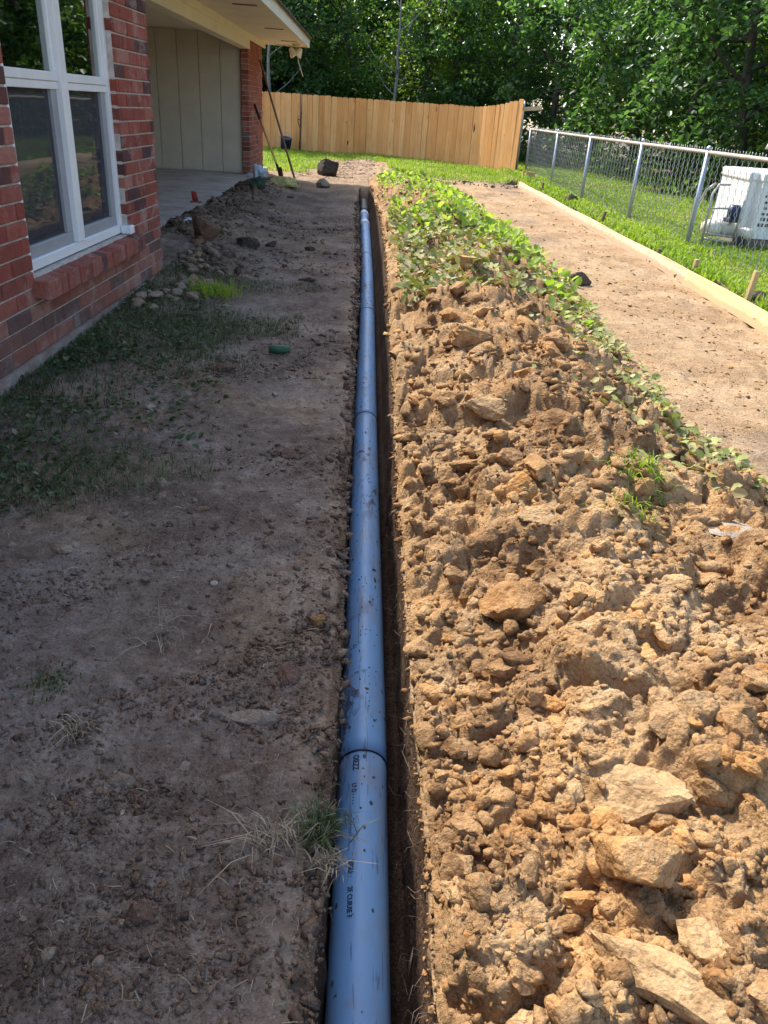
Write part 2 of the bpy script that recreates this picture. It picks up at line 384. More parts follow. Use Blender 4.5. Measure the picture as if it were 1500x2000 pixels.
# --- wood, metal
def woodmat(name, stops, rough=.75, axis=2, sc_=1.0, knots=True):
    m, t, b = mat_new(name); p = objc(t); r = orand(t)
    off = N(t, "ShaderNodeVectorMath", operation='ADD'); t.links.new(p, off.inputs[0])
    cmb = N(t, "ShaderNodeCombineXYZ")
    for i in range(3): t.links.new(mth(t, 'MULTIPLY', r, 37.0 + 11 * i), cmb.inputs[i])
    t.links.new(cmb.outputs[0], off.inputs[1])
    s = [26, 26, 26]; s[axis] = 1.3
    v = scaled(t, off.outputs[0], tuple(x * sc_ for x in s))
    g = noise(t, v, 1.0, 6, .65, .4)
    c = ramp(t, r, stops)
    c = mix(t, .7, c, ramp(t, g, [(.28, (.62, .52, .42)), (.5, (1, 1, 1)), (.75, (1.18, 1.18, 1.15))]), 'MULTIPLY')
    s2 = [7, 7, 7]; s2[axis] = 2.6
    k = noise(t, scaled(t, off.outputs[0], tuple(s2)), 1.0, 2, .4, .3)
    if knots: c = mix(t, ramp(t, k, [(.73, (0, 0, 0)), (.78, (1, 1, 1))]), c, (.10, .045, .02))
    c = mix(t, .4, c, ramp(t, noise(t, off.outputs[0], 1.3, 4, .6), [(.3, (.75, .72, .68)), (.65, (1.1, 1.1, 1.08))]), 'MULTIPLY')
    if axis == 1:     # mud splashed on the foot of the boards
        sep = N(t, "ShaderNodeSeparateXYZ"); wp = pos(t); t.links.new(wp, sep.inputs[0])
        spl = ramp(t, mth(t, 'ADD', sep.outputs[2], mth(t, 'MULTIPLY', noise(t, wp, 7, 6, .7), -.10)), [(.0, (1, 1, 1)), (.035, (0, 0, 0))])
        c = mix(t, mth(t, 'MULTIPLY', spl, .7), c, (.30, .21, .14))
    setc(t, b, c); b.inputs["Roughness"].default_value = rough; b.inputs["Specular IOR Level"].default_value = .25
    bump(t, b, g, .35, .004); return m
M['cedar'] = woodmat("cedar_board", [(0, (.57, .265, .082)), (.3, (.63, .31, .104)), (.6, (.66, .34, .12)), (.85, (.69, .385, .15)), (1, (.58, .26, .08))])
M['pine_old'] = woodmat("weathered_pine", [(0, (.58, .44, .29)), (1, (.63, .48, .32))], .85, 1, 1.0)
M['pine_new'] = woodmat("fresh_pine", [(0, (.74, .56, .26)), (1, (.76, .58, .28))], .75, 1, 1.0)
M['stake'] = woodmat("stake_pine", [(0, (.50, .34, .16)), (.5, (.60, .43, .21)), (1, (.55, .40, .2))], .8, 2)
M['stake_dark'] = woodmat("stake_muddy", [(0, (.16, .11, .07)), (1, (.26, .18, .11))], .9, 2)
M['galv'] = simple("galvanised_steel", (.36, .41, .46), .45, .6, .15, 14)
M['wire'] = simple("galvanised_wire", (.50, .51, .50), .5, .2, .12, 20)
M['rail'] = simple("weathered_rail", (.40, .35, .30), .75, .1, .15, 9, .2)
M['rust'] = simple("rusty_steel", (.16, .085, .045), .85, .2, .4, 25, .5)
M['handle_yellow'] = simple("yellow_handle", (.62, .38, .09), .5, 0, .12, 18)
M['handle_brown'] = simple("brown_wood_handle", (.22, .11, .05), .6, 0, .2, 18)
M['tank'] = simple("white_tank_plastic", (.78, .78, .76), .4, 0, .06, 3)
M['tank_dirty'] = simple("tank_foot_grime", (.20, .16, .12), .9, 0, .4, 12)
M['steel'] = simple("tube_steel", (.42, .40, .36), .5, .5, .2, 12)
M['bulb'] = simple("offwhite_plastic", (.68, .63, .53), .45, 0, .1, 8)
M['navy'] = simple("navy_paint", (.02, .035, .09), .35, 0, .3, 10)
M['print'] = simple("dark_print", (.05, .06, .06), .7, 0, .1, 10)
M['burlap'] = simple("straw_yellow_cloth", (.48, .41, .17), .9, 0, .3, 18, .6)
M['bluewrap'] = simple("pale_blue_sheet", (.42, .50, .58), .5, 0, .15, 6, .1)
M['greenpl'] = simple("green_plastic", (.03, .085, .04), .6, 0, .25, 14)
M['darkgreen'] = simple("dark_green_cloth", (.025, .055, .03), .8, 0, .3, 14, .3)
M['redpl'] = simple("red_plastic", (.32, .035, .03), .5, 0, .15, 14)
def pipemat():
    m, t, b = mat_new("blue_pvc"); p = pos(t)
    c = ramp(t, noise(t, scaled(t, p, (6, .8, 6)), 1.0, 4), [(.3, (.195, .375, .61)), (.7, (.24, .435, .685))])
    # dried mud film, smears and specks
    n1 = noise(t, scaled(t, p, (9, 3.5, 9)), 1.0, 6, .7, .4)
    film = ramp(t, n1, [(.44, (0, 0, 0)), (.62, (1, 1, 1))])
    c = mix(t, mth(t, 'MULTIPLY', film, .48), c, (.30, .28, .27))
    n2 = noise(t, scaled(t, p, (26, 10, 26)), 1.0, 5, .65, .8)
    sm = ramp(t, n2, [(.535, (0, 0, 0)), (.575, (1, 1, 1))])
    n3 = noise(t, scaled(t, p, (4.5, 1.7, 4.5)), 1.0, 3, .5)
    sm = mth(t, 'MULTIPLY', sm, ramp(t, n3, [(.50, (0, 0, 0)), (.58, (1, 1, 1))]))
    c = mix(t, mth(t, 'MULTIPLY', sm, .85), c, (.075, .052, .042))
    v = N(t, "ShaderNodeTexVoronoi"); v.inputs["Scale"].default_value = 24; t.links.new(scaled(t, p, (1, .6, 1)), v.inputs["Vector"])
    sp = mth(t, 'MULTIPLY', mth(t, 'LESS_THAN', v.outputs["Distance"], .13), mth(t, 'GREATER_THAN', noise(t, p, 13, 2), .50))
    c = mix(t, mth(t, 'MULTIPLY', sp, .9), c, (.04, .032, .03))
    scr = noise(t, scaled(t, p, (70, 5, 70)), 1.0, 2, .5, 1.2)
    c = mix(t, mth(t, 'MULTIPLY', ramp(t, scr, [(.63, (0, 0, 0)), (.66, (1, 1, 1))]), .6), c, (.09, .11, .15))
    setc(t, b, c); b.inputs["Roughness"].default_value = .42; b.inputs["Specular IOR Level"].default_value = .4
    bump(t, b, mth(t, 'ADD', sm, sp), .3, .004); return m
M['pvc'] = pipemat()
M['pvc_white'] = simple("white_pvc", (.72, .74, .76), .4, 0, .08, 10)
M['ink'] = simple("black_ink", (.012, .014, .025), .6, 0, .1, 10)

# ================================================================== TERRAIN
XL = np.array([(.82, -.03), (1.14, -.022), (1.44, -.012), (2.03, -.012), (2.85, -.02), (3.86, -.025), (6.24, -.04), (9.2, -.055), (13.7, -.13), (17.0, -.16), (17.4, -.14)])
XR = np.array([(.82, .196), (1.15, .208), (1.45, .2), (1.75, .2), (2.13, .2), (2.88, .2), (3.89, .21), (5.14, .22), (6.68, .235), (9.29, .26), (13.2, .235), (16.0, .13), (17.4, .03)])
def lipL(y): return np.interp(y, XL[:, 0], XL[:, 1]) + .017 * fbm(np.asarray(y) * 3.6, 0 * np.asarray(y) + 3.1, o=5, s=3, gain=.65)
def lipR(y): return np.interp(y, XR[:, 0], XR[:, 1]) + .018 * fbm(np.asarray(y) * 3.2, 0 * np.asarray(y) + 9.1, o=5, s=4, gain=.65)
def trench_depth(y): return np.interp(y, [-3, 9, 15.5, 17.2, 17.6], [.445, .445, .28, .20, 0.0])
PIPE = [(-3, .068, -.36), (1.0, .068, -.36), (1.78, .076, -.36), (4.8, .063, -.36), (7.7, .062, -.36), (10.0, .05, -.335), (12.5, .01, -.26), (14.0, -.02, -.22), (15.2, -.035, -.19), (16.4, -.06, -.165)]
def board_x(y): return np.interp(y, [0, 6.46, 20.4], [3.36, 3.475, 3.736])
HE = np.array([(0, 2.6), (2.4, 2.3), (3.0, 1.98), (3.6, 2.0), (4.1, 1.88), (6.4, 2.05), (8.1, 2.15), (10.8, 2.1), (15.8, 1.95), (19.0, 1.55), (21.0, .9)])
def heap_edge(y): return np.interp(y, HE[:, 0], HE[:, 1]) + .10 * fbm(np.asarray(y) * 1.3, 0 * np.asarray(y) + 5.5, o=3, s=8)
def wall_x(y): return -2.05 + .031 * np.asarray(y)
SLAB_X, SLAB_Z = -2.42, .10
def ground_h(x, y, fine=True):
    x = np.asarray(x, float); y = np.asarray(y, float)
    h = .022 * fbm(x * .9, y * .9, o=3, s=21)
    # worked earth piled against the patio edge and beside the house corner
    band = sstep(7.0, 8.6, y) * (1 - sstep(15.5, 18.5, y))
    h = h + band * .17 * sstep(-2.55, -2.15, x) * (1 - sstep(-2.1, -.9, x)) * (1 + .5 * fbm(x * 2.1, y * 2.1, o=3, s=31))
    h = h + .07 * (1 - sstep(0, .75, x - wall_x(np.minimum(y, 7.3)))) * (1 - sstep(7.2, 9, y)) * sstep(4.5, 7, y)
    # lip of spoil along the far end of the trench
    h = h + .10 * np.exp(-((x + .35) / .35) ** 2) * np.exp(-((y - 16.6) / 1.0) ** 2)
    # lawn side stands a little higher
    h = h + .075 * sstep(.05, .22, x - board_x(y)) * sstep(-2, 3, y)
    h = h + .07 * sstep(20.4, 21.0, y + .35 * fbm(x * .8, y * .8, o=3, s=77)) * sstep(-.9, .3, x + .4 * fbm(y, x, o=2, s=78)) 
    if fine:
        cl = sstep(-.6, -1.6, x) * band + .25
        h = h + .014 * fbm(x * 5, y * 5, o=4, s=41) + .0085 * fbm(x * 19, y * 19, o=4, s=42, gain=.6)
        f1, f2, c = worley(x * 9 + .5 * fbm(x * 4, y * 4, o=2, s=44), y * 9, 43)
        h = h + cl * .022 * (c - .3) * sstep(.0, .25, f2 - f1)
        f1, f2, c = worley(x * 26, y * 26 + .6 * fbm(x * 9, y * 9, o=2, s=46), 45)
        f1, f2, c = worley(x * 4.5 + .7 * fbm(x * 3, y * 3, o=3, s=48), y * 4.2, 49)
        pl = sstep(-.15, .35, fbm(x * 1.1, y * 1.1, o=3, s=50))
        h = h + pl * .026 * (c - .5) * sstep(.0, .22, f2 - f1) + .022 * (x > .5) * (c - .6) * sstep(.05, .5, f2 - f1)
        lumps = sstep(.1, .5, fbm(x * 2.4, y * 2.4, o=3, s=47))
        h = h + (.004 + .016 * lumps) * (c - .4) * sstep(.02, .3, f2 - f1)
        f1, f2, c = worley(x * 11 + .5 * fbm(x * 8, y * 8, o=2, s=56), y * 11, 57)
        h = h + .030 * lumps * np.maximum(c - .45, 0) * sstep(.0, .25, f2 - f1)
    return h
def clay_light_mask(x, y):
    m = sstep(-.04, .10, x - .08 + .03 * fbm(x * 3, y * 3, o=3, s=51))  # split at the trench puts sunlight and shade into the soil colour
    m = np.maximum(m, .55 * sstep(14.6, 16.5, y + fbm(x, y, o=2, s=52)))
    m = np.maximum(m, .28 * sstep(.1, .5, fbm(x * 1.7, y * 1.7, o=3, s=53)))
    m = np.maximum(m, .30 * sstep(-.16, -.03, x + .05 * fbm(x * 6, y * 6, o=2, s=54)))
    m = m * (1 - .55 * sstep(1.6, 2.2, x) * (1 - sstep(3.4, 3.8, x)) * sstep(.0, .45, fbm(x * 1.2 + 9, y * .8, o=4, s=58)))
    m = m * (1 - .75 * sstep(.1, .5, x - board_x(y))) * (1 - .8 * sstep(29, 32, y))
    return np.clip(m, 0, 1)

def rows():
    ys = [-12, -8, -5, -3.5, -2.5, -1.8, -1.2, -.8, -.4, -.1, .15, .35, .5, .6]
    y = .66
    while y < 31:
        ys.append(y); y += 1.7 / min(430, 1152 / (y * y + .6))
    while y < 130: ys.append(y); y += (y - 28) * .12 + .3
    return np.array(ys)
YS = rows()
dl = [0]
while dl[-1] < .85: dl.append(dl[-1] + .0075)
while dl[-1] < 2.4: dl.append(dl[-1] + .015)
while dl[-1] < 110: dl.append(dl[-1] * 1.16)
dr = [0]
while dr[-1] < .12: dr.append(dr[-1] + .008)
while dr[-1] < 4.6: dr.append(dr[-1] + .033)
while dr[-1] < 110: dr.append(dr[-1] * 1.14)
NT = 12
dl = np.array(dl)[::-1]; dr = np.array(dr)
def build_ground():
    n = len(YS); xl = lipL(YS); xr = lipR(YS); dep = trench_depth(YS)
    X = []; Z = []
    Yc = YS[:, None]
    Xl = xl[:, None] - dl[None, :]
    Yl = np.broadcast_to(Yc, Xl.shape)
    Zl = ground_h(Xl, Yl)
    edge = np.exp(-(dl / .05) ** 2)[None, :]
    Zl = Zl - edge * .018 * sstep(0, .1, dep)[:, None]
    Xr = xr[:, None] + dr[None, :]; Yr = np.broadcast_to(Yc, Xr.shape); Zr = ground_h(Xr, Yr)
    Zr = Zr - np.exp(-(dr / .04) ** 2)[None, :] * .015 * sstep(0, .1, dep)[:, None]
    # trench walls and floor
    k = np.arange(1, NT) / NT
    zl0 = Zl[:, -1]; zr0 = Zr[:, 0]
    closed = sstep(.0, .1, dep)
    fz = -dep * closed + (1 - closed) * ((zl0 + zr0) / 2 + .005)
    px = np.interp(YS, [p[0] for p in PIPE], [p[1] for p in PIPE])
    fl = np.maximum(px - .105, xl + .01); frr = np.minimum(px + .115, xr - .005)
    fl = xl + (fl - xl) * closed; frr = xr + (frr - xr) * closed
    wl = [ (zl0 + (fz - zl0) * kk, xl + (fl - xl) * kk ** 1.4) for kk in k]
    wr = [ (fz + (zr0 - fz) * kk, frr + (xr - frr) * (1 - (1 - kk) ** 1.4)) for kk in k]
    WXl = np.stack([a[1] for a in wl], 1); WZl = np.stack([a[0] for a in wl], 1)
    WXr = np.stack([a[1] for a in wr], 1); WZr = np.stack([a[0] for a in wr], 1)
    YY = np.broadcast_to(Yc, WXl.shape)
    WXl = WXl + closed[:, None] * .012 * fbm(YY * 9, WZl * 14, o=4, s=61)
    WXr = WXr + closed[:, None] * (.014 * fbm(YY * 8, WZr * 16, o=4, s=62) + .006 * fbm(YY * 40, WZr * 45, o=3, s=63))
    FX = np.stack([fl + .01, px, frr - .01], 1); FZ = np.stack([fz, fz - .005, fz], 1) + .008 * fbm(np.broadcast_to(Yc, (n, 3)) * 8, FX * 8 if False else np.stack([fl, px, frr], 1) * 8, o=3, s=64)
    XX = np.concatenate([Xl, WXl, FX, WXr, Xr], 1); ZZ = np.concatenate([Zl, WZl, FZ, WZr, Zr], 1)
    YYY = np.broadcast_to(Yc, XX.shape)
    V = np.stack([XX, YYY, ZZ], -1).reshape(-1, 3)
    m = XX.shape[1]
    i = np.arange(n - 1)[:, None] * m + np.arange(m - 1)[None, :]
    F = np.stack([i, i + 1, i + 1 + m, i + m], -1).reshape(-1, 4)
    clay = clay_light_mask(XX, YYY)
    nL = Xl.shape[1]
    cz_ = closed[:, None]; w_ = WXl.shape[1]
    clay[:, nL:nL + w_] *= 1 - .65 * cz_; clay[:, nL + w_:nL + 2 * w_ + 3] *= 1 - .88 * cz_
    trench_dark = np.zeros_like(clay); trench_dark[:, nL:nL + 2 * w_ + 3] = cz_; trench_dark[:, nL - 4:nL] = .5 * cz_  # darker soil colour on trench walls, floor and left lip
    me = mesh_np("ground", V, F, {"clay": clay.ravel(), "trench_dark": trench_dark.ravel()}, smooth=True)
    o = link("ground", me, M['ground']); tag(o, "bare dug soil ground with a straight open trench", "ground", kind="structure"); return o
build_ground()

def heap_h(x, y):
    """height of the spoil heap above z=0"""
    x = np.asarray(x, float); y = np.asarray(y, float)
    x0 = np.interp(y, XR[:, 0], XR[:, 1]) + .012; x1 = heap_edge(y)
    s = np.clip((x - x0) / np.maximum(x1 - x0, .05), -.2, 1.3)
    prof = np.where(s < .42, sstep(-.10, .45, s), 1 - sstep(.40, 1.02, s))
    top = np.interp(y, [-2, .6, 3, 6, 9, 13, 17, 19.5, 21], [.16, .16, .20, .26, .25, .24, .20, .10, 0.])
    h = top * prof * (1 + .35 * fbm(x * 1.6, y * 1.4, o=3, s=91))
    env = sstep(-.02, .012, s) * (1 - sstep(.88, 1.05, s))
    f1, f2, c = worley(x * 3.6 + .5 * fbm(x * 3, y * 3, o=2, s=92), y * 3.3, 93)
    h = h + env * .15 * (c - .38) * sstep(0.0, .22, f2 - f1)
    f1, f2, c = worley(x * 9 + .5 * fbm(x * 7, y * 7, o=2, s=94), y * 8.5, 95)
    h = h + env * .065 * (c - .35) * sstep(0, .25, f2 - f1)
    f1, f2, c = worley(x * 24 + .5 * fbm(x * 14, y * 14, o=2, s=96), y * 23, 97)
    h = h + env * .026 * (c - .35) * sstep(0, .3, f2 - f1)
    h = h + env * (.03 * fbm(x * 6, y * 6, o=3, s=98) + .012 * fbm(x * 30, y * 30, o=4, s=99, gain=.65))
    return h - .05 * (1 - env) - .02 * (s > 1.0) 
def build_heap():
    ys = YS[(YS > -1.5) & (YS < 21.2)]
    u = np.concatenate([np.linspace(0, .55, 150), np.linspace(.56, 1.0, 90)])
    x0 = lipR(ys) + .004; x1 = heap_edge(ys) + .10
    XX = x0[:, None] + (x1 - x0)[:, None] * u[None, :]; YY = np.broadcast_to(ys[:, None], XX.shape)
    ZZ = heap_h(XX, YY) + .004
    n, m = XX.shape
    V = np.stack([XX, YY, ZZ], -1).reshape(-1, 3)
    i = np.arange(n - 1)[:, None] * m + np.arange(m - 1)[None, :]
    F = np.stack([i, i + 1, i + 1 + m, i + m], -1).reshape(-1, 4)
    o = link("dirt_heap", mesh_np("dirt_heap", V, F, smooth=True), M['heap'])
    tag(o, "long low heap of dug tan clay soil beside the trench", "dirt heap", kind="stuff")
build_heap()
def surf(x, y):
    g = ground_h(x, y); h = heap_h(x, y)
    xr_ = np.interp(y, XR[:, 0], XR[:, 1])
    return np.where((np.asarray(x) > xr_ + .01) & (np.asarray(x) < heap_edge(y) + .05) & (np.asarray(y) < 21), np.maximum(g, h), g)
def surf1(x, y): return float(surf(np.array([x]), np.array([y]))[0])
def hit(px, py):
    p = at(px, py)
    for _ in range(6):
        p = at(px, py, surf1(p.x, p.y))
    return p

# ------------------------------------------------------------------ lumps (angular clods)
def ico(sub):
    bm = bmesh.new(); bmesh.ops.create_icosphere(bm, subdivisions=sub, radius=1)
    bm.verts.ensure_lookup_table()
    V = np.array([v.co[:] for v in bm.verts]); F = np.array([[v.index for v in f.verts] for f in bm.faces]); bm.free(); return V, F
ICO = {k: ico(k) for k in (1, 2, 3, 4)}
def lump(sub, seed, nplane=9, rough=.10, flat=1.0, rnd=0.35):
    V, F = ICO[sub]; r_ = np.random.default_rng(seed)
    nplane = nplane + 5
    k_ = np.arange(nplane) + .5; ph = np.arccos(1 - 2 * k_ / nplane); th = math.pi * (1 + 5 ** .5) * k_ + r_.uniform(0, 6)
    nrm = np.stack([np.cos(th) * np.sin(ph), np.sin(th) * np.sin(ph), np.cos(ph)], 1) + r_.normal(0, .28, (nplane, 3)); nrm /= np.linalg.norm(nrm, axis=1)[:, None]
    d = r_.uniform(.55, 1.0, nplane)
    dots = V @ nrm.T
    rr = np.where(dots > .05, d[None, :] / np.maximum(dots, .05), 9).min(1)
    rr = np.minimum(rr, 1.3); rr = rr * (1 - rnd) + rnd * .85
    rr = rr * (1 + rough * fbm(V[:, 0] * 1.7 + seed, V[:, 1] * 1.7, V[:, 2] * 1.7, o=4, s=seed % 97, gain=.6) * 1.6)
    if rough > .06: rr = rr * (1 + rough * .8 * fbm(V[:, 0] * 5 + seed, V[:, 1] * 5, V[:, 2] * 5, o=3, s=seed % 89 + 3, gain=.65))
    P = V * rr[:, None] * np.array([1, 1, flat]); return P, F
CLODS = [mesh_np("clod_%d" % k, *lump(3, 100 + k, 8 + k % 4, .12 + .05 * (k % 3), .62 + .08 * (k % 3), .03), smooth=True) for k in range(9)]
for me in CLODS: me.materials.append(M['clod'])
for me in CLODS:
    if hasattr(me, "set_sharp_from_angle"): me.set_sharp_from_angle(angle=R(24))

def shard(seed):
    """angular chip: hull of a few scattered points"""
    r_ = np.random.default_rng(seed); q = r_.normal(size=(r_.integers(8, 12), 3)); q /= np.linalg.norm(q, axis=1)[:, None]; q *= r_.uniform(.6, 1.1, (len(q), 1))
    bm = bmesh.new(); vs = [bm.verts.new(p) for p in q]; bmesh.ops.convex_hull(bm, input=vs)
    bmesh.ops.delete(bm, geom=[v for v in bm.verts if not v.link_faces], context='VERTS'); bmesh.ops.triangulate(bm, faces=bm.faces[:])
    bm.verts.ensure_lookup_table(); bm.verts.index_update()
    V = np.array([v.co[:] for v in bm.verts]); F = np.array([[v.index for v in f.verts] for f in bm.faces]); bm.free(); return V, F
def scatter(name, pts, sizes, mat, label, cat, sub=1, nvar=10, flat=(.45, .9), seed=1, kind="stuff", sink=.25):
    """many crumbs joined into one uncountable mass"""
    r_ = np.random.default_rng(seed); nvar = nvar * 2
    n = len(pts); which = r_.integers(0, nvar, n); Vs = []; Fs = []; Rs = []; off = 0
    for kv in range(nvar):
        B0, F0 = shard(300 + seed * 31 + kv) if sub == 1 else lump(sub, 300 + seed * 31 + kv, 5, .24, 1, .02)
        ix = np.nonzero(which == kv)[0]; m = len(ix)
        if not m: continue
        nv = len(B0); sz = sizes[ix]
        sc3 = np.stack([sz * r_.uniform(.7, 1.6, m), sz * r_.uniform(.6, 1.2, m), sz * r_.uniform(*flat, m)], 1)
        B = B0[None] * sc3[:, None, :]
        a = r_.uniform(0, 2 * math.pi, m); tl = r_.normal(0, .4, m)
        ca, sa = np.cos(a)[:, None], np.sin(a)[:, None]; ct, st = np.cos(tl)[:, None], np.sin(tl)[:, None]
        x, y, z = B[..., 0], B[..., 1], B[..., 2]
        y, z = y * ct - z * st, y * st + z * ct
        x, y = x * ca - y * sa, x * sa + y * ca
        P = np.stack([x, y, z], -1) + pts[ix][:, None, :]; P[..., 2] += (sc3[:, 2] * (.5 - sink))[:, None]
        Vs.append(P.reshape(-1, 3)); Fs.append((F0[None] + (np.arange(m) * nv)[:, None, None]).reshape(-1, 3) + off); off += m * nv
        Rs.append(np.repeat(r_.uniform(0, 1, m), nv))
    o = link(name, mesh_np(name, np.concatenate(Vs), np.concatenate(Fs), {"rnd": np.concatenate(Rs)}), mat)
    return tag(o, label, cat, kind=kind)

def in_view_xy(n, y0, y1, xmin, xmax, r_, power=1.0):
    """random ground points, denser close to where one stands"""
    u = r_.uniform(0, 1, n); y = y0 * (y1 / y0) ** (u ** power)
    x = r_.uniform(0, 1, n)
    return x, y

# ------------------------------------------------------------------ rubble on the heap
r1 = np.random.default_rng(11)
def heap_pts(n, y0, y1, seed, smax=1.0):
    r_ = np.random.default_rng(seed)
    y = y0 * (y1 / y0) ** r_.uniform(0, 1, n)
    x0 = np.interp(y, XR[:, 0], XR[:, 1]) + .025; x1 = heap_edge(y)
    x1v = np.minimum(x1, .62 * y + .55)
    x = x0 + (x1v - x0) * r_.uniform(.0, smax, n)
    kp = fbm(x * 2.6, y * 2.2, o=3, s=123) + r_.uniform(-.55, .55, n) > (-.05 if n > 400 else -9); x, y = x[kp], y[kp]
    return np.stack([x, y, surf(x, y)], 1), r_
p, r_ = heap_pts(22000, .62, 4.6, 12); s = .0034 * (1 / np.maximum(r_.uniform(0, 1, len(p)), .02)) ** .5; s = np.minimum(s * (.75 + .25 * p[:, 1]), .022)
scatter("rubble", p, s, M['rubble'], "loose tan clay crumbs covering the near part of the dirt heap", "rubble", 1, 14, seed=2)
p, r_ = heap_pts(4200, .66, 4.6, 112); s = .008 * (1 / np.maximum(r_.uniform(0, 1, len(p)), .03)) ** .4; s = np.minimum(s * (.75 + .25 * p[:, 1]), .034)
scatter("rubble", p, s, M['rubble'], "broken clay lumps mixed with crumbs on the near heap", "rubble", 2, 10, seed=22)
p, r_ = heap_pts(14000, 2.6, 17, 13); s = .007 * (1 / np.maximum(r_.uniform(0, 1, len(p)), .02)) ** .55; s = np.minimum(s, .055)
scatter("rubble", p, s, M['rubble'], "clay crumbs strewn along the far part of the dirt heap", "rubble", 1, 10, seed=3)
# crumbs on the shaded topsoil, left of the trench
r_ = np.random.default_rng(15); n = 30000
y = .62 * (12 / .62) ** r_.uniform(0, 1, n); x = -.06 - r_.uniform(0, 1, n) * np.minimum(.35 * y + .65, 1.75)
keep = 1.6 * fbm(x * 2.4, y * 2.4, o=4, s=71) + r_.uniform(-.5, .5, n) > .02; x, y = x[keep], y[keep]
s = .0021 * (1 + .25 * y) * (1 / np.maximum(r_.uniform(0, 1, len(x)), .012)) ** .42; s = np.minimum(s, .014 + .004 * y)
scatter("gravel", np.stack([x, y, ground_h(x, y)], 1), s, M['toprubble'], "small stones and soil crumbs on the shaded ground by the house", "gravel", 1, 14, flat=(.22, .65), seed=4, sink=.35)
# clumpy patches in the shaded soil
cp = []; cs = []
for px_, py_, m_, sd_ in ((480, 1330, 120, .06), (230, 1560, 70, .05), (270, 1770, 80, .045), (140, 1440, 60, .05), (500, 1400, 70, .06), (610, 1215, 60, .03), (90, 1620, 50, .04), (560, 1270, 70, .05), (520, 1720, 60, .04), (80, 1900, 90, .05), (440, 1880, 60, .04), (300, 1380, 60, .06), (560, 900, 80, .10), (420, 720, 90, .14), (500, 640, 80, .16), (100, 1150, 80, .08)):
    c_ = at(px_, py_); m_ *= 3; q = r_.normal(0, sd_ * 1.25, (m_, 2)) * np.array([1.3, .8]); xx_ = np.minimum(c_.x + q[:, 0], -.06); yy_ = c_.y + q[:, 1]
    cp.append(np.stack([xx_, yy_, ground_h(xx_, yy_)], 1)); cs.append(np.minimum(.0030 * (1 + .3 * c_.y) * (1 / np.maximum(r_.uniform(0, 1, m_), .02)) ** .45, .010 * (1 + .3 * c_.y)))
scatter("rubble", np.concatenate(cp), np.concatenate(cs), M['toprubble_b'], "brown crumbly clumps kicked over the shaded soil", "rubble", 1, 14, flat=(.3, .7), seed=14, sink=.38)
# crumbs on the levelled dirt strip
n = 7000; y = 2.2 * (21 / 2.2) ** r_.uniform(0, 1, n); x0 = heap_edge(y); x1 = board_x(y) - .05; x = x0 + (x1 - x0) * r_.uniform(0, 1, n)
s = .0052 * (1 / np.maximum(r_.uniform(0, 1, n), .015)) ** .42
scatter("gravel", np.stack([x, y, ground_h(x, y)], 1), np.minimum(s, .035), M['rubble'], "dry crumbs on the levelled dirt strip along the form boards", "gravel", 1, 8, flat=(.2, .6), seed=5, sink=.4)
# broken lips of the trench
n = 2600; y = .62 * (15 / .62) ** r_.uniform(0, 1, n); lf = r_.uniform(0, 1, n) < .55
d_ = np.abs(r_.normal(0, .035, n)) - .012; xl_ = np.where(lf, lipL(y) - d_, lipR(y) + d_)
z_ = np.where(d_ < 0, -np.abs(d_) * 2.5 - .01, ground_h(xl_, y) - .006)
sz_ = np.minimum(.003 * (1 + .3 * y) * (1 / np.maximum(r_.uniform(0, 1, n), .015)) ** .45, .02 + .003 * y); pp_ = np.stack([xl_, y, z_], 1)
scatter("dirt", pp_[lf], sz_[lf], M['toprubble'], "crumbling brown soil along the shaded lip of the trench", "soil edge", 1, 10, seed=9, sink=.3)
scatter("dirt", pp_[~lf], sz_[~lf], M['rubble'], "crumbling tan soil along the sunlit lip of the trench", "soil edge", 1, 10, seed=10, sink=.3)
# lumpy earth along the patio edge
n = 5200; y = r_.uniform(7.4, 17.5, n); x = np.where(y < 8.6, -1.75, -2.35) + np.abs(r_.normal(0, .42, n))
s = .010 * (1 / np.maximum(r_.uniform(0, 1, n), .01)) ** .5
scatter("rubble", np.stack([x, y, ground_h(x, y)], 1), np.minimum(s, .08), M['toprubble'], "brown lumpy earth piled along the patio edge", "rubble", 1, 14, flat=(.3, .8), seed=6, sink=.35)
# torn sod edge behind the boards and at the far lawn
n = 900; y = 6 * (20.5 / 6) ** r_.uniform(0, 1, n); x = board_x(y) + .08 + np.abs(r_.normal(0, .07, n))
a_ = np.stack([x, y, ground_h(x, y)], 1)
n = 500; x = r_.uniform(.6, 3.9, n); y = 20.4 + r_.normal(0, .18, n) - .35 * fbm(x * .8, np.full(n, 20.5) * .8, o=3, s=77)
a_ = np.concatenate([a_, np.stack([x, y, ground_h(x, y) - .01], 1)])
scatter("dirt", a_, r_.uniform(.015, .06, len(a_)), M['clod_dark'], "dark torn soil edge where the turf was cut away", "soil edge", 1, 8, seed=7)
# reddish litter in front of the wood fence
n = 1500; x = r_.normal(-.4, .9, n); y = r_.uniform(19.5, 27, n); k_ = np.abs(x + .3) < 1.5 - .08 * (y - 19); x, y = x[k_], y[k_]
scatter("litter", np.stack([x, y, ground_h(x, y)], 1), r_.uniform(.015, .05, len(x)), M['mulch'], "reddish leaf and bark litter before the wooden fence", "litter", 1, 8, flat=(.1, .3), seed=8, sink=.4)

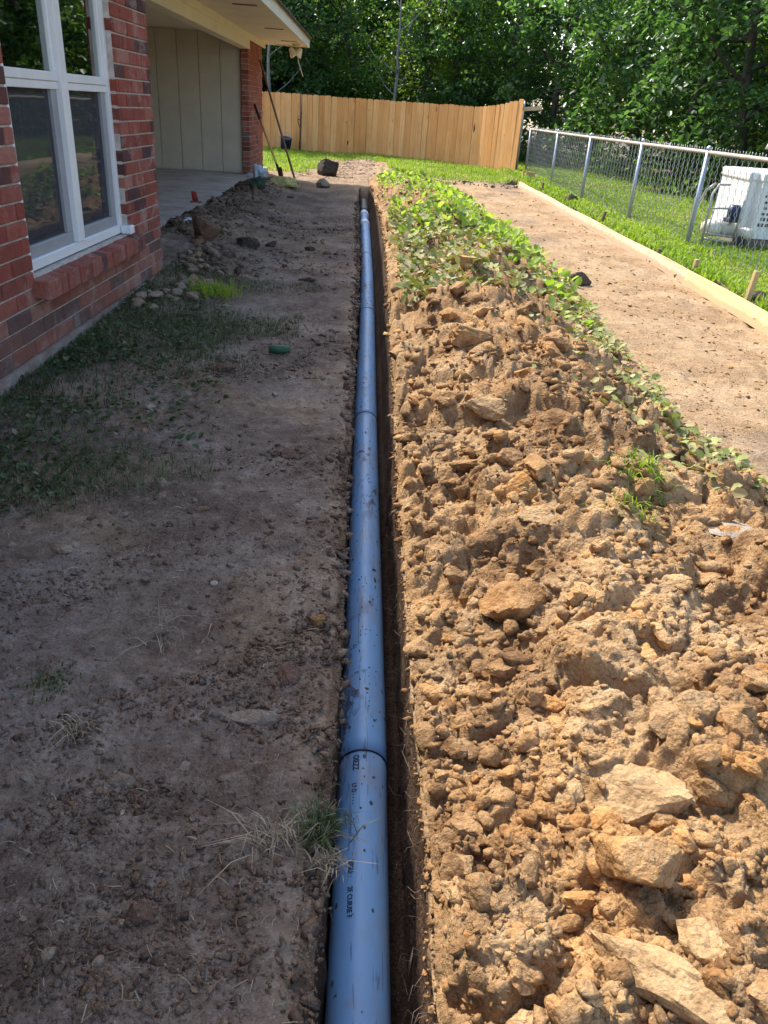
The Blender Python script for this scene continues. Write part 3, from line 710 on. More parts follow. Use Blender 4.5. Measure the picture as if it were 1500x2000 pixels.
# ------------------------------------------------------------------ single clods and stones
def clod(px, py, size, label, mat=None, sub=4, seed=1, flat=.65, rot=0.0, asp=(1, 1), cat="clod", name="clod", rough=.10, rnd=.05, group=None, sink=.35, tilt=(0, 0)):
    c = hit(px, py)
    P, F = lump(sub, seed, 8, rough, flat, rnd)
    P = P + .035 * np.stack([fbm(P[:, 0] * 7, P[:, 1] * 7, P[:, 2] * 7, o=3, s=seed + k) for k in range(3)], 1)
    P = P * size * np.array([asp[0], asp[1], 1])
    me = mesh_np(name, P, F, smooth=True)
    if hasattr(me, "set_sharp_from_angle"): me.set_sharp_from_angle(angle=R(26))
    o = link(name, me, mat or M['clod'])
    o.location = (c.x, c.y, c.z + size * flat * (1 - 2 * sink) * .8); o.rotation_euler = (tilt[0], tilt[1], rot)
    return tag(o, label, cat, group)
clod(1215, 1560, 0.14, "largest pale clay slab with broken flat face on the heap", M['clod_pale'], seed=5, flat=.5, rot=-.55, asp=(1.2, .62), tilt=(.25, -.35), rnd=.12, rough=.12, sink=.5)
clod(1105, 1555, .06, "narrow pale clay wedge leaning against the largest slab", M['clod_pale'], seed=17, flat=.6, rot=.3, asp=(.45, 1.3), tilt=(.3, .6))
clod(1255, 1690, 0.090, "wedge shaped tan clod tucked below the largest slab", M['clod'], seed=23, flat=.55, rot=-.3, asp=(1.1, .7), rough=.06)
clod(1010, 1190, 0.147, "big rounded tan clod with a shadowed side, midway up the heap", M['clod'], seed=31, flat=.6, rot=.7, asp=(1.0, .72), tilt=(.1, .2))
clod(1060, 1010, 0.10, "flat pale clod catching the sun above the big rounded clod", M['clod_pale'], seed=37, flat=.35, rot=.2, asp=(1.1, .6))
clod(985, 965, .085, "reddish brown clod leaning below the weeds on the heap", M['clod'], seed=41, flat=.6, rot=.9, asp=(1.1, .7), tilt=(0, .4))
clod(915, 665, .16, "angular buff clod half way along the heap near the trench", M['clod'], seed=43, flat=.6, rot=.4, asp=(1.3, .75), tilt=(.1, .3))
clod(955, 800, .10, "pale flat clod beside the trench half way up", M['clod_pale'], seed=47, flat=.45, rot=-.2)
clod(1080, 835, .11, "brown clod beside a dark hollow in the heap", M['clod'], seed=53, flat=.7, rot=.2)
clod(1460, 1045, .15, "flat grey stone slab at the outer edge of the heap", M['stone_grey'], seed=59, flat=.16, rot=-.45, asp=(1.3, .7), cat="stone", name="stone_slab", rough=.05)
clod(1290, 1905, 0.11, "long pale clay shard standing up in the near corner of the heap", M['clod_pale'], seed=61, flat=.5, rot=-.75, asp=(1.4, .5), tilt=(.5, -.2), rnd=.1, rough=.13, sink=.5)
clod(1400, 1870, 0.075, "fractured yellow clod next to the long pale shard", M['clod_pale'], seed=67, flat=.6, rot=.3, rough=.14, sink=.45)
clod(1040, 1790, .030, "small rounded lump on the near heap below the largest slab", M['clod'], seed=71, flat=.7)
clod(880, 1740, .020, "pale stone at the trench edge near the bottom", M['clod_pale'], seed=73, flat=.8, cat="stone", name="stone")
clod(900, 1690, .035, "buff angular stone on the heap beside the printed pipe", M['clod_pale'], seed=79, flat=.5, rot=.4)
clod(1290, 1380, .05, "orange crumbly clod at the right side of the heap", M['clod'], seed=83, flat=.8)
clod(1380, 1800, .05, "rounded brown clod near the pale shard", M['clod'], seed=87, flat=.7)
clod(1125, 553, .12, "dark brown earth clod at the leafy edge of the heap", M['clod_brown'], seed=89, flat=.8, asp=(1.1, .9))
clod(400, 470, .17, "tall reddish brown clod by the patio corner", M['clod_red'], seed=97, flat=1.15, rot=.5, asp=(.95, .8), sink=.2, rnd=.08)
clod(482, 478, .16, "flat dark brown clod in the shade beyond the red one", M['clod_dark'], seed=101, flat=.5, rot=-.4, asp=(1.15, .7))
clod(528, 482, .08, "small dark clod right of the flat brown one", M['clod_dark'], seed=103, flat=.6, rot=.4)
clod(640, 343, .30, "large black root ball of earth standing at the trench end", M['clod_dark'], seed=107, flat=.95, asp=(1, .9), sink=.2)
clod(630, 366, .15, "square grey block of earth at the shadow edge", M['stone_grey'], seed=109, flat=.85, rot=.1, rnd=.0, rough=.03, sink=.2)
clod(622, 1215, .030, "orange brown clod on the left lip of the trench", M['clod'], seed=113, flat=.7)
clod(235, 1530, .034, "brown knobbly clod on the shaded ground by the dry tuft", M['cobble'], seed=127, flat=.5, asp=(1.2, .8))
clod(275, 1790, .036, "ochre brown clump on the shaded ground near the bottom", M['clod_red'], seed=131, flat=.55)
clod(490, 1405, .045, "flat brown clod near the trench in the shade", M['cobble'], seed=137, flat=.35, asp=(1.4, .8))
clod(565, 1320, .04, "rusty orange clod at the trench lip in the shade", M['clod_red'], seed=139, flat=.5)
clod(435, 720, .085, "low red brown clod crossing the shaded ground past the weeds", M['clod_red'], seed=149, flat=.3, asp=(1.3, .7))
clod(560, 890, .05, "small red brown clod in the shade beside the trench", M['clod_red'], seed=151, flat=.5)
clod(120, 1075, .03, "pale flat stone among the weeds near the wall", M['cobble'], seed=157, flat=.6, cat="stone", name="stone")
clod(418, 1140, .017, "small smooth grey pebble alone on the shaded dirt", M['stone_grey'], seed=163, flat=.5, cat="stone", name="stone", rough=.02, rnd=.8)
clod(292, 800, .04, "grey stone lying on the weeds by the wall", M['stone_grey'], seed=167, flat=.5, cat="stone", name="stone")
clod(605, 488, .06, "dark crumpled clod with a brown one beside it", M['clod_dark'], seed=171, flat=.6)
clod(640, 497, .06, "rusty brown clod beside the dark crumpled one", M['clod_red'], seed=173, flat=.5)
def many(n, pts, sizes, meshes, mat, name, label, cat, group, seed, sink=.3):
    r_ = np.random.default_rng(seed)
    for i in range(n):
        o = bpy.data.objects.new(name, meshes[i % len(meshes)]); COL.objects.link(o)
        s = sizes[i]; o.location = (pts[i][0], pts[i][1], pts[i][2] + s * (.35 - sink))
        o.scale = (s * r_.uniform(.8, 1.3), s * r_.uniform(.7, 1.1), s * r_.uniform(.7, 1.1))
        o.rotation_euler = (r_.normal(0, .35), r_.normal(0, .35), r_.uniform(0, 6.28))
        tag(o, label, cat, group)
p, r_ = heap_pts(170, .75, 9, 33, .8)
sz = (.014 + .007 * p[:, 1]) * r_.uniform(.8, 2.0, len(p)) ** 1.2
many(170, p, np.minimum(sz, .11), CLODS, None, "clod", "tan clay clod lying loose among many on the sunlit dug heap", "clod", "loose clay clods on the heap", 5)
COBS = [mesh_np("cobble_%d" % k, *lump(3, 200 + k, 10, .09, .62, .25), smooth=True) for k in range(6)]
for me in COBS: me.materials.append(M['cobble'])
r_ = np.random.default_rng(44); pts = []; sz = []
for i in range(52):
    y_ = r_.uniform(5.9, 8.3); x_ = wall_x(y_) + .09 + abs(r_.normal(0, .22)); pts.append((x_, y_, surf1(x_, y_) + r_.uniform(0, .04))); sz.append(r_.uniform(.03, .075))
many(52, pts, sz, COBS, None, "cobble", "grey brown cobble in the stone pile at the foot of the house corner", "stone", "cobbles by the house corner", 6)
r_ = np.random.default_rng(45); pts = []; sz = []
for i in range(60):
    y_ = .8 * (5 / .8) ** r_.uniform(0, 1); x_ = -.08 - r_.uniform(0, 1) * min(.32 * y_ + .45, 1.6); pts.append((x_, y_, surf1(x_, y_))); sz.append(r_.uniform(.007, .016) * (1 + .25 * y_))
SCR = [mesh_np("flat_stone_%d" % k, *lump(3, 260 + k, 7, .10, .4 + .1 * (k % 3), .06), smooth=True) for k in range(7)]
for me in SCR:
    me.materials.append(M['cobble'])
    if hasattr(me, "set_sharp_from_angle"): me.set_sharp_from_angle(angle=R(28))
many(60, pts, sz, SCR + COBS[:2], None, "pebble", "small stone scattered on the shaded bare soil left of the trench", "stone", "pebbles on the shaded soil", 7)

# ================================================================== PIPE
pipe = empty("drain_pipe", (.068, 0, -.36)); tag(pipe, "long blue plastic drain pipe lying in the open trench", "pipe")
PY = np.array([p[0] for p in PIPE]); PX = np.array([p[1] for p in PIPE]); PZ = np.array([p[2] for p in PIPE])
def pc(y):
    ys = np.array([y - .5, y, y + .5]); return Vector((float(np.interp(ys, PY, PX).mean()), y, float(np.interp(ys, PY, PZ).mean())))
RP = .0765
def pipe_piece(name, y0, y1, rads, mat, n=40, step=.12):
    m = max(3, int((y1 - y0) / step))
    ys = np.linspace(y0, y1, m); rad = np.interp(np.linspace(0, 1, m), [a for a, b in rads], [b for a, b in rads])
    pts = [pc(y) - Vector((.068, 0, -.36)) for y in ys]
    return tubes(name, [(pts, rad)], mat, pipe, n)
joints = [1.79, 4.83, 7.85, 10.9]
ends = [-2.5] + joints + [13.6]
for k in range(len(ends) - 1):
    y0, y1 = ends[k], ends[k + 1]
    L_ = y1 - y0; bell = .32 / L_
    # the bell end of each length swallows the plain end of the next
    o = pipe_piece("pipe_length", y0, y1, [(0, RP), (1 - bell * 1.25, RP), (1 - bell, RP + .0055), (1, RP + .0055)] if k == 99 else [(0, RP + .0018), (bell, RP + .0018), (bell * 1.3, RP), (1, RP)], M['pvc'], step=.06)
    if k > 0:
        c = pc(y0); d = (pc(y0 + .05) - c).normalized()
        tubes("joint_ring", [([c - d * .0025 - Vector((.068, 0, -.36)), c + d * .0025 - Vector((.068, 0, -.36))], RP + .0028)], M['ink'], o, 40)
pipe_piece("pipe_length", 13.55, 15.1, [(0, RP - .006), (1, RP - .006)], M['pvc'])
pipe_piece("coupling", 13.5, 13.75, [(0, RP + .008), (1, RP + .008)], M['pvc_white'])
pipe_piece("coupling", 14.55, 14.75, [(0, RP + .006), (1, RP + .006)], M['pvc_white'])
pipe_piece("black_pipe_end", 15.0, 16.4, [(0, RP + .004), (1, RP + .012)], M['black'])
# printed lettering that runs along the pipe crown
def pipe_text(txt, y_start, size, ang, stretch=1.0):
    cu = bpy.data.curves.new("t", 'FONT'); cu.body = txt; cu.size = size; cu.space_character = 1.05; cu.offset = size * .03
    to = bpy.data.objects.new("t", cu); COL.objects.link(to)
    bpy.context.view_layer.update()
    me = bpy.data.meshes.new_from_object(to.evaluated_get(bpy.context.evaluated_depsgraph_get()))
    bpy.data.objects.remove(to)
    bm = bmesh.new(); bm.from_mesh(me); bmesh.ops.triangulate(bm, faces=bm.faces[:])
    for v in bm.verts:
        along = v.co.x * stretch; up = v.co.y
        y = y_start - along; c = pc(y); rr = RP + (.0058 if 1.42 < y < 1.80 or 1.79 < y < 2.2 else .0012)
        rr = RP + .0009 + .0018 * float(np.interp(y, [1.79 - .02, 1.79, 2.11, 2.23], [0, 1, 1, 0]))
        a = ang - up / RP
        v.co = Vector((c.x + rr * math.cos(a), y, c.z + rr * math.sin(a))) - Vector((.068, 0, -.36))
    bm.to_mesh(me); bm.free(); me.materials.clear()
    return link("printed_lettering", me, M['ink'], pipe)
pipe_text("OIEZZ", 1.772, .026, R(114), .80)
pipe_text("L7 D - - - -", 1.660, .020, R(115), .85)
pipe_text("- - - - - - - - I", 1.545, .013, R(116), 1.0)
pipe_text("IESSU: :", 1.395, .020, R(117), .8)
pipe_text("2E CUIUIE F", 1.315, .019, R(117), .85)

r_ = np.random.default_rng(77); nm = 80
yy_ = np.concatenate([r_.uniform(1.35, 1.9, 15), r_.uniform(1.9, 3.0, 45), 3 * (11 / 3.) ** r_.uniform(0, 1, 20)]); cl_ = np.sin(yy_ * 9) * .25
an = R(90) + cl_ + r_.normal(0, .45, nm); sz_ = .0013 * (1 / np.maximum(r_.uniform(0, 1, nm), .03)) ** .5 * (1 + .15 * yy_)
Vm = []; Fm = []; B0, F0 = lump(2, 5, 6, .35, 1, .1)
for i in range(nm):
    c = pc(float(yy_[i])); a = an[i]; nx = Vector((math.cos(a), 0, math.sin(a))); tx = Vector((-math.sin(a), 0, math.cos(a)))
    st_ = r_.uniform(.8, 2.6); b0 = len(Vm); ro = r_.uniform(0, 6.28)
    for q in B0:
        u_ = q[0] * math.cos(ro) - q[1] * math.sin(ro); v_ = (q[0] * math.sin(ro) + q[1] * math.cos(ro)) * st_
        aa = a + u_ * sz_[i] / RP; rr = RP + .001 + max(0, q[2] + .4) * .0022
        Vm.append((c.x + rr * math.cos(aa) - .068, c.y + v_ * sz_[i], c.z + rr * math.sin(aa) + .36))
    Fm += [tuple(int(k) + b0 for k in f) for f in F0]
o = link("mud_flecks", mesh_np("mud_flecks", np.array(Vm), np.array(Fm), smooth=True), M['mud'], pipe); tag(o, kind="stuff")

# ================================================================== HOUSE  (u along the wall, v out of it)
HA = -math.atan(.031)
house = empty("brick_house", (-2.05, 0, 0), HA); tag(house, "red brick house with white window, covered patio and cream eaves", "house")
# local coordinates of the house: x out of the wall (0 = brick face), y along the wall, z up
CO = .094; JO = .012; BL = .30; BT = .10; Z0 = .085; UC = 7.30
WU0, WU1, WZ0, WZ1 = 4.62, 6.42, .52, 2.50
WALLTOP = 2.62; UNEAR = -4.0
wall = empty("wall"); wall.parent = house
bm = bmesh.new()
d0, d1 = -.30, -.012
box_bm(bm, d0, d1, UNEAR, WU0, Z0 - .004, WALLTOP); box_bm(bm, d0, d1, WU1, UC - .012, Z0 - .004, WALLTOP)
box_bm(bm, d0, d1, WU0, WU1, Z0 - .004, WZ0 - .01); box_bm(bm, d0, d1, WU0, WU1, WZ1, WALLTOP)
box_bm(bm, -7, d0, UC - .12, UC - .012, Z0 - .004, WALLTOP)
link("mortar", bm_mesh("mortar", bm), M['mortar'], wall)
def brick_mesh(l, h, t):
    bm = bmesh.new(); box_bm(bm, -t, 0, 0, l, 0, h); return bm_mesh("brick", bm, .004)
BM = {}
def bmesh_for(l, h=CO - JO, t=BT):
    k = (round(l, 2), round(h, 3), round(t, 2))
    if k not in BM:
        BM[k] = brick_mesh(*k); BM[k].materials.append(M['brick'])
    return BM[k]
rb = random.Random(3); n_brick = 0; far_bricks = []
def bricks_run(u0, u1, row, toff):
    """spans of bricks for one course between u0 and u1"""
    u = math.floor((u0 - toff) / BL) * BL + toff; out = []
    while u < u1:
        a, b = max(u, u0), min(u + BL, u1)
        if b - a > .035: out.append((a, b - JO))
        u += BL
    return out
row = 0; z = Z0
while z < WALLTOP - .05:
    zt = z + CO - JO
    toff = (row % 2) * BL / 2 + .02
    spans = []
    if zt < WZ0 + .02 or z > WZ1 - .03: spans = bricks_run(UNEAR, UC, row, toff)
    else: spans = bricks_run(UNEAR, WU0 + JO, row, toff) + bricks_run(WU1, UC, row, toff)
    for a, b in spans:
        if b > 3.45 and z < 2.22:
            o = bpy.data.objects.new("brick", bmesh_for(b - a)); COL.objects.link(o); o.parent = wall
            o.location = (rb.uniform(-.0025, .0025), a, z); o.rotation_euler = (0, rb.uniform(-.006, .006), rb.uniform(-.004, .004)); n_brick += 1
        else: far_bricks.append((a, b, z, zt))
    z += CO; row += 1
bm = bmesh.new()
for a, b, z, zt in far_bricks: box_bm(bm, -.10, rb.uniform(-.002, .002), a, b, z, zt)
tag(link("brick_courses", bm_mesh("brick_courses", bm), M['brick'], wall), kind="stuff")
# foundation
bm = bmesh.new(); box_bm(bm, -.4, .015, UNEAR, UC - .01, -.25, Z0 - .006)
bmesh.ops.subdivide_edges(bm, edges=[e for e in bm.edges if abs(e.verts[0].co.y - e.verts[1].co.y) > 1], cuts=140)
for v in bm.verts:
    if v.co.x > 0: v.co.x += .012 * float(fbm(np.array([v.co.y * 6]), np.array([v.co.z * 9]), o=3, s=5)[0])
link("foundation", bm_mesh("foundation", bm), M['foundation'], house)
# window
win = empty("window"); win.parent = house
FX = -.055   # frame face
def wbox(name, u0, u1, z0, z1, x0, x1, mat, parent=win, bev=.003): return box(name, x0, x1, u0, u1, z0, z1, mat, parent, bev)
UM = 5.535; ZM = 1.535
fr = wbox("window_frame", WU0, WU0 + .05, WZ0, WZ1, -.14, FX, M['white'])
for n_, a in (("jamb", (WU1 - .05, WU1, WZ0, WZ1)), ("mullion", (UM - .055, UM + .055, WZ0 + .061, WZ1)), ("bottom_rail", (WU0 + .05, WU1 - .05, WZ0, WZ0 + .06)), ("head", (WU0 + .05, WU1 - .05, WZ1 - .05, WZ1))):
    wbox(n_, *a, -.139, FX + (.012 if n_ == "mullion" else 0.002), M['white'])
for a, b in ((WU0 + .05, UM - .055), (UM + .055, WU1 - .05)):
    s = wbox("upper_sash", a, b, ZM - .005, ZM + .045, -.13, FX - .004, M['white'])
    wbox("check_rail", a, b, ZM - .05, ZM - .006, -.13, FX - .012, M['white'], s)
    wbox("upper_stile", b - .035, b, ZM + .045, WZ1 - .05, -.13, FX - .014, M['white'], s)
    wbox("upper_stile", a, a + .03, ZM + .045, WZ1 - .05, -.13, FX - .014, M['white'], s)
    wbox("pane", a + .03, b - .035, ZM + .045, WZ1 - .05, -.098, -.092, M['glass'], s, 0)
    l = wbox("lower_sash", a, b, WZ0 + .061, WZ0 + .13, -.135, FX - .022, M['screen_frame'])
    wbox("lower_stile", b - .085, b, WZ0 + .13, ZM - .05, -.135, FX - .024, M['screen_frame'], l)
    wbox("lower_stile", a, a + .025, WZ0 + .13, ZM - .05, -.135, FX - .024, M['screen_frame'], l)
    wbox("pane", a + .025, b - .085, WZ0 + .13, ZM - .05, -.108, -.102, M['glass_screen'], l, 0)
box("window_trim", -.053, -.004, WU0 - .012, WU0 + .010, WZ0, WZ1, M['white'], win, .002)
box("latch_block", -.05, .03, WU1 - .06, WU1 + .035, WZ0 - .006, WZ0 + .055, M['pvc_white'], win, .006)
# room behind the glass
bm = bmesh.new(); box_bm(bm, -3.2, -.32, 3.6, 7.1, .1, 2.6); bmesh.ops.reverse_faces(bm, faces=bm.faces[:])
f_ = [f for f in bm.faces if abs(f.calc_center_median().x + .32) < .01]; bmesh.ops.delete(bm, geom=f_, context='FACES')
me = bpy.data.meshes.new("room"); bm.to_mesh(me); bm.free(); link("room", me, M['room'], house)
def curtain(u0, u1):
    n = 44; V = []; F = []
    for i in range(n + 1):
        u = u0 + (u1 - u0) * i / n; x = -.36 + .03 * math.sin(i * .95) + .012 * math.sin(i * 2.3)
        V += [(x, u, .3), (x, u, 2.55)]
    for i in range(n): F.append((2 * i, 2 * i + 2, 2 * i + 3, 2 * i + 1))
    me = bpy.data.meshes.new("curtain"); me.from_pydata(V, [], F); link("curtain", me, M['curtain'], win, True)
curtain(5.02, 5.42); curtain(5.8, 6.42)
# rowlock sill bricks
sill = empty("window_sill"); sill.parent = house
SU0, SU1 = 4.60, 6.56; nb = 19
for k in range(nb):
    u0 = SU0 + (SU1 - SU0) * k / nb; u1 = SU0 + (SU1 - SU0) * (k + 1) / nb - .008
    bm = bmesh.new(); vs = box_bm(bm, -.14, .085, 0, u1 - u0, -.105, 0)
    for v in vs:
        if v.co.x > 0: v.co.z -= .028
    me = bm_mesh("brick", bm, .005); me.materials.append(M['brick'])
    o = bpy.data.objects.new("brick", me); COL.objects.link(o); o.parent = sill; o.location = (rb.uniform(-.006, .006), u0, WZ0 - .004 + rb.uniform(-.003, .003))
box("sill_mortar", -.13, .07, SU0 + .006, SU1 - .012, WZ0 - .10, WZ0 - .034, M['mortar'], sill)
# --- patio recess, in world axes (the wing is square with the trench)
inv = Matrix.Rotation(HA, 4, 'Z').inverted() @ Matrix.Translation((2.05, 0, 0))
def wpart(o):      # a part given in world coordinates
    o.matrix_local = inv; return o
SY = 17.95; EZ_ = 2.66
for k in range(5):
    x0 = -2.66 - .425 * (k + 1); 
    wpart(box("siding_panel", x0 + .006, x0 + .419, SY, SY + .06, SLAB_Z + .02, EZ_ - .004, M['siding'], house, .004))
wpart(box("siding_backing", -6.5, -2.66, SY + .03, SY + .2, SLAB_Z, EZ_ - .002, M['siding'], house))
wing = empty("wing_wall"); wing.parent = house; wpart(wing)
WX0, WX1, WY0, WY1 = -2.652, -2.50, SY - .08, 20.1
box("mortar", WX0 + .01, WX1 - .012, WY0 + .012, WY1 - .01, SLAB_Z - .05, 2.62, M['mortar'], wing)
row = 0; z = SLAB_Z - .02; rest = []
while z < 2.6:
    toff = (row % 2) * BL / 2
    # narrow front end
    o = bpy.data.objects.new("brick", bmesh_for(.15, CO - JO, .08)); COL.objects.link(o); o.parent = wing
    o.rotation_euler = (0, 0, -math.pi / 2); o.location = (WX0 + .001, WY0 + .0, z); n_brick += 1
    u = WY0 + .086 - (0 if row % 2 else BL / 2)
    while u < WY1:
        a = max(u, WY0 + .086); b = min(u + BL, WY1) - JO
        if b - a > .05:
            if n_brick < 300 and a < WY0 + 1.2:
                o = bpy.data.objects.new("brick", bmesh_for(b - a)); COL.objects.link(o); o.parent = wing; o.location = (WX1 + rb.uniform(-.002, .002), a, z); n_brick += 1
            else: rest.append((a, b, z))
        u += BL
    z += CO; row += 1
bm = bmesh.new()
for a, b, z in rest: box_bm(bm, WX1 - .09, WX1 + rb.uniform(-.002, .002), a, b, z, z + CO - JO)
tag(link("brick_courses", bm_mesh("brick_courses", bm), M['brick'], wing), kind="stuff")
# beam, soffit, fascia, roof
EZ = 2.66; EX = -1.48; EY1 = 20.2; EY0 = -4.5
wpart(box("beam", -2.66, -2.46, UC + .02, SY - .09, 2.40, EZ - .002, M['cream'], house, .006))
wpart(box("beam_trim", -2.462, -2.43, UC + .02, EY1 - .05, 2.55, EZ - .003, M['cream'], house, .004))
so = wpart(box("soffit", -7.0, EX + .02, EY0, EY1 - .02, EZ, EZ + .02, M['soffit'], house))
for y_, xv in ((19.0, -1.80), (16.15, -1.80), (12.55, -1.80), (9.0, -1.80), (5.5, -1.80)):
    bm = bmesh.new(); box_bm(bm, xv - .17, xv + .17, y_, y_ + .13, EZ - .006, EZ + .001)
    link("vent", bm_mesh("vent", bm, .002), M['rust'], so)
wpart(box("fascia", EX, EX + .035, EY0, EY1, EZ - .035, EZ + .13, M['fascia'], house, .003))
wpart(box("fascia_end", -7, EX - .001, EY1 - .03, EY1, EZ - .03, EZ + .13, M['fascia'], house, .003))
bm = bmesh.new()
zs = .40
pts = [(EX + .06, EZ + .135), (-7.2, EZ + .135 + (5.7) * zs), (-7.2, EZ + .115 + (5.7) * zs), (EX + .06, EZ + .115)]
va = [bm.verts.new((x, EY0, z)) for x, z in pts]; vb = [bm.verts.new((x, EY1 + .05, z)) for x, z in pts]
bm.faces.new(va); bm.faces.new(vb[::-1])
for i in range(4): bm.faces.new((va[i], vb[i], vb[(i + 1) % 4], va[(i + 1) % 4]))
rf = wpart(link("roof", bm_mesh("roof", bm), M['shingle'], house))
# ragged first shingle course along the eave
bm = bmesh.new(); y_ = 6.0
while y_ < EY1:
    L_ = rb.uniform(.22, .34); dx = rb.uniform(0, .03); dz = rb.uniform(0, .012)
    vs = box_bm(bm, EX - .25, EX + .075 + dx, y_, y_ + L_ - .01, EZ + .14 + dz, EZ + .155 + dz)
    for v in vs:
        v.co.z += (EX + .06 - v.co.x) * zs
    y_ += L_
tag(link("shingle_course", bm_mesh("shingle_course", bm), M['shingle'], rf), kind="stuff")
# back walls so that the house is closed and casts its real shade
wpart(box("back_wall", -7.1, -6.9, EY0, EY1, 0, 4.6, M['siding'], house))
# patio slab
bm = bmesh.new(); box_bm(bm, -6.6, SLAB_X, UC + .02, SY + 2.4, -.2, SLAB_Z)
o = link("patio", bm_mesh("patio", bm, .012), M['slab']); tag(o, "worn concrete patio slab under the house eaves", "patio", kind="structure")

# ================================================================== WOOD FENCE
fence = empty("wood_fence", (0, 29.3, 0)); tag(fence, "new cedar board privacy fence curving along the back of the yard", "fence")
FP = [(-7.5, 32.0), (-3.34, 30.6), (-.0, 29.3), (1.9, 27.9), (3.28, 26.2), (3.75, 25.2), (4.2, 24.25)]
FT = [1.80, 1.79, 1.77, 1.755, 1.74, 1.84, 2.0]
seg = [0]
for a, b in zip(FP, FP[1:]): seg.append(seg[-1] + math.hypot(b[0] - a[0], b[1] - a[1]))
rf_ = random.Random(9); s_ = 0; BMs = []
BW = .225
k = 0
while s_ < seg[-1] - .1:
    wd = BW * rf_.uniform(.86, 1.1)
    x = float(np.interp(s_ + wd / 2, seg, [p[0] for p in FP])); y = float(np.interp(s_ + wd / 2, seg, [p[1] for p in FP]))
    x2 = float(np.interp(s_ + wd / 2 + .3, seg, [p[0] for p in FP])); y2 = float(np.interp(s_ + wd / 2 + .3, seg, [p[1] for p in FP]))
    x1 = float(np.interp(s_ + wd / 2 - .3, seg, [p[0] for p in FP])); y1 = float(np.interp(s_ + wd / 2 - .3, seg, [p[1] for p in FP]))
    top = float(np.interp(s_, seg, FT)) + rf_.uniform(-.012, .012); a = math.atan2(y2 - y1, x2 - x1)
    bm = bmesh.new(); c = .035
    prof = [(-wd / 2 + .003, 0), (wd / 2 - .003, 0), (wd / 2 - .003, top - c), (wd / 2 - c, top), (-wd / 2 + c, top), (-wd / 2 + .003, top - c)]
    va = [bm.verts.new((p[0], -.011, p[1])) for p in prof]; vb = [bm.verts.new((p[0], .011, p[1])) for p in prof]
    bm.faces.new(va); bm.faces.new(vb[::-1])
    for i in range(6): bm.faces.new((va[i], vb[i], vb[(i + 1) % 6], va[(i + 1) % 6]))
    o = link("board", bm_mesh("board", bm), M['cedar'], fence)
    o.location = (x, y - 29.3 + rf_.uniform(-.008, .008), .02); o.rotation_euler = (rf_.uniform(-.008, .008), rf_.uniform(-.006, .006), a)
    s_ += wd; k += 1
for zz in (.35, 1.0, 1.55):
    pts = [(FP[i][0] + .05, FP[i][1] - 29.3 + .07, zz) for i in range(len(FP))]
    tubes("rail", [(pts, .035)], M['stake'], fence, 4, False)
e = FP[-1]
tubes("end_post", [([(e[0] + .09, e[1] - 29.3 + .03, 0), (e[0] + .09, e[1] - 29.3 + .03, 1.96)], .028)], M['galv'], fence, 10)
a0 = Vector((e[0] + .02, e[1] - 29.3 - .02, 1.72)); 
o = box("rail_stub", 0, .56, -.02, .02, 0, .10, M['pine_old'], fence, .003); o.location = (e[0] + .02, e[1] - 29.3 - .03, 1.70); o.rotation_euler = (0, R(-6), R(-8))

# ================================================================== CHAIN LINK FENCE
CX = lambda y: float(np.interp(y, [0, 11.4, 17.5, 25.1], [4.62, 4.60, 4.55, 4.72]))
clf = empty("chain_link_fence", (4.6, 12, 0)); tag(clf, "waist high galvanised chain link fence with grey posts round the lawn", "fence")
def cl(y, z): return (CX(y) - 4.6, y - 12, z)
GZ = .07; CT = 1.24
for y in (2.8, 5.6, 8.6, 11.43, 14.2, 17.5, 21.0, 25.1):
    tubes("post", [([cl(y, -.2), cl(y, CT + GZ - .02)], .032 if y < 25 else .036)], M['galv'], clf, 10)
    lathe("post_cap", [(.036, 0), (.038, .03), (.025, .055), (.006, .065)], M['galv'], clf, 10, cl(y, CT + GZ - .03))
tubes("top_rail", [([cl(y, CT + GZ - .05) for y in np.linspace(1, 25.1, 30)], .026)], M['rail'], clf, 8)
P_ = .088; HZ = .052; nz = int((CT - .03) / HZ); V = []; F = []
ww = .0074
yy = 2.0; i = 0
while yy < 25.0:
    sg = 1 if i % 2 == 0 else -1
    base = len(V)
    for k in range(nz + 1):
        y_ = yy + (P_ / 2 * sg if k % 2 else 0) ; z_ = GZ + .02 + k * HZ
        x_ = CX(y_) - 4.6 + .004 * (1 if k % 2 else -1)
        V += [(x_ - ww / 2, y_ - 12 - ww / 2, z_), (x_ + ww / 2, y_ - 12 - ww / 2, z_), (x_, y_ - 12 + ww / 2, z_)]
    # twisted ends stick out over the rail
    for k in range(nz):
        b0 = base + 3 * k
        for q in range(3): F.append((b0 + q, b0 + (q + 1) % 3, b0 + 3 + (q + 1) % 3, b0 + 3 + q))
    yy += P_ / 2 if False else P_; i += 1
    # second strand, mirrored, completes the diamonds
me = mesh_np("wire_mesh", np.array(V), np.array(F)); o = link("wire_mesh", me, M['wire'], clf); tag(o, kind="stuff")
V = []; F = []
tubes_l = []
yy = 2.0
while yy < 25: 
    tubes_l.append(([cl(yy, CT + GZ - .06), cl(yy + rf_.uniform(-.02, .02), CT + GZ + .012 + rf_.uniform(-.008, .01))], .0035)); yy += P_
o = tubes("wire_ends", tubes_l, M['wire'], clf, 4); tag(o, kind="stuff")

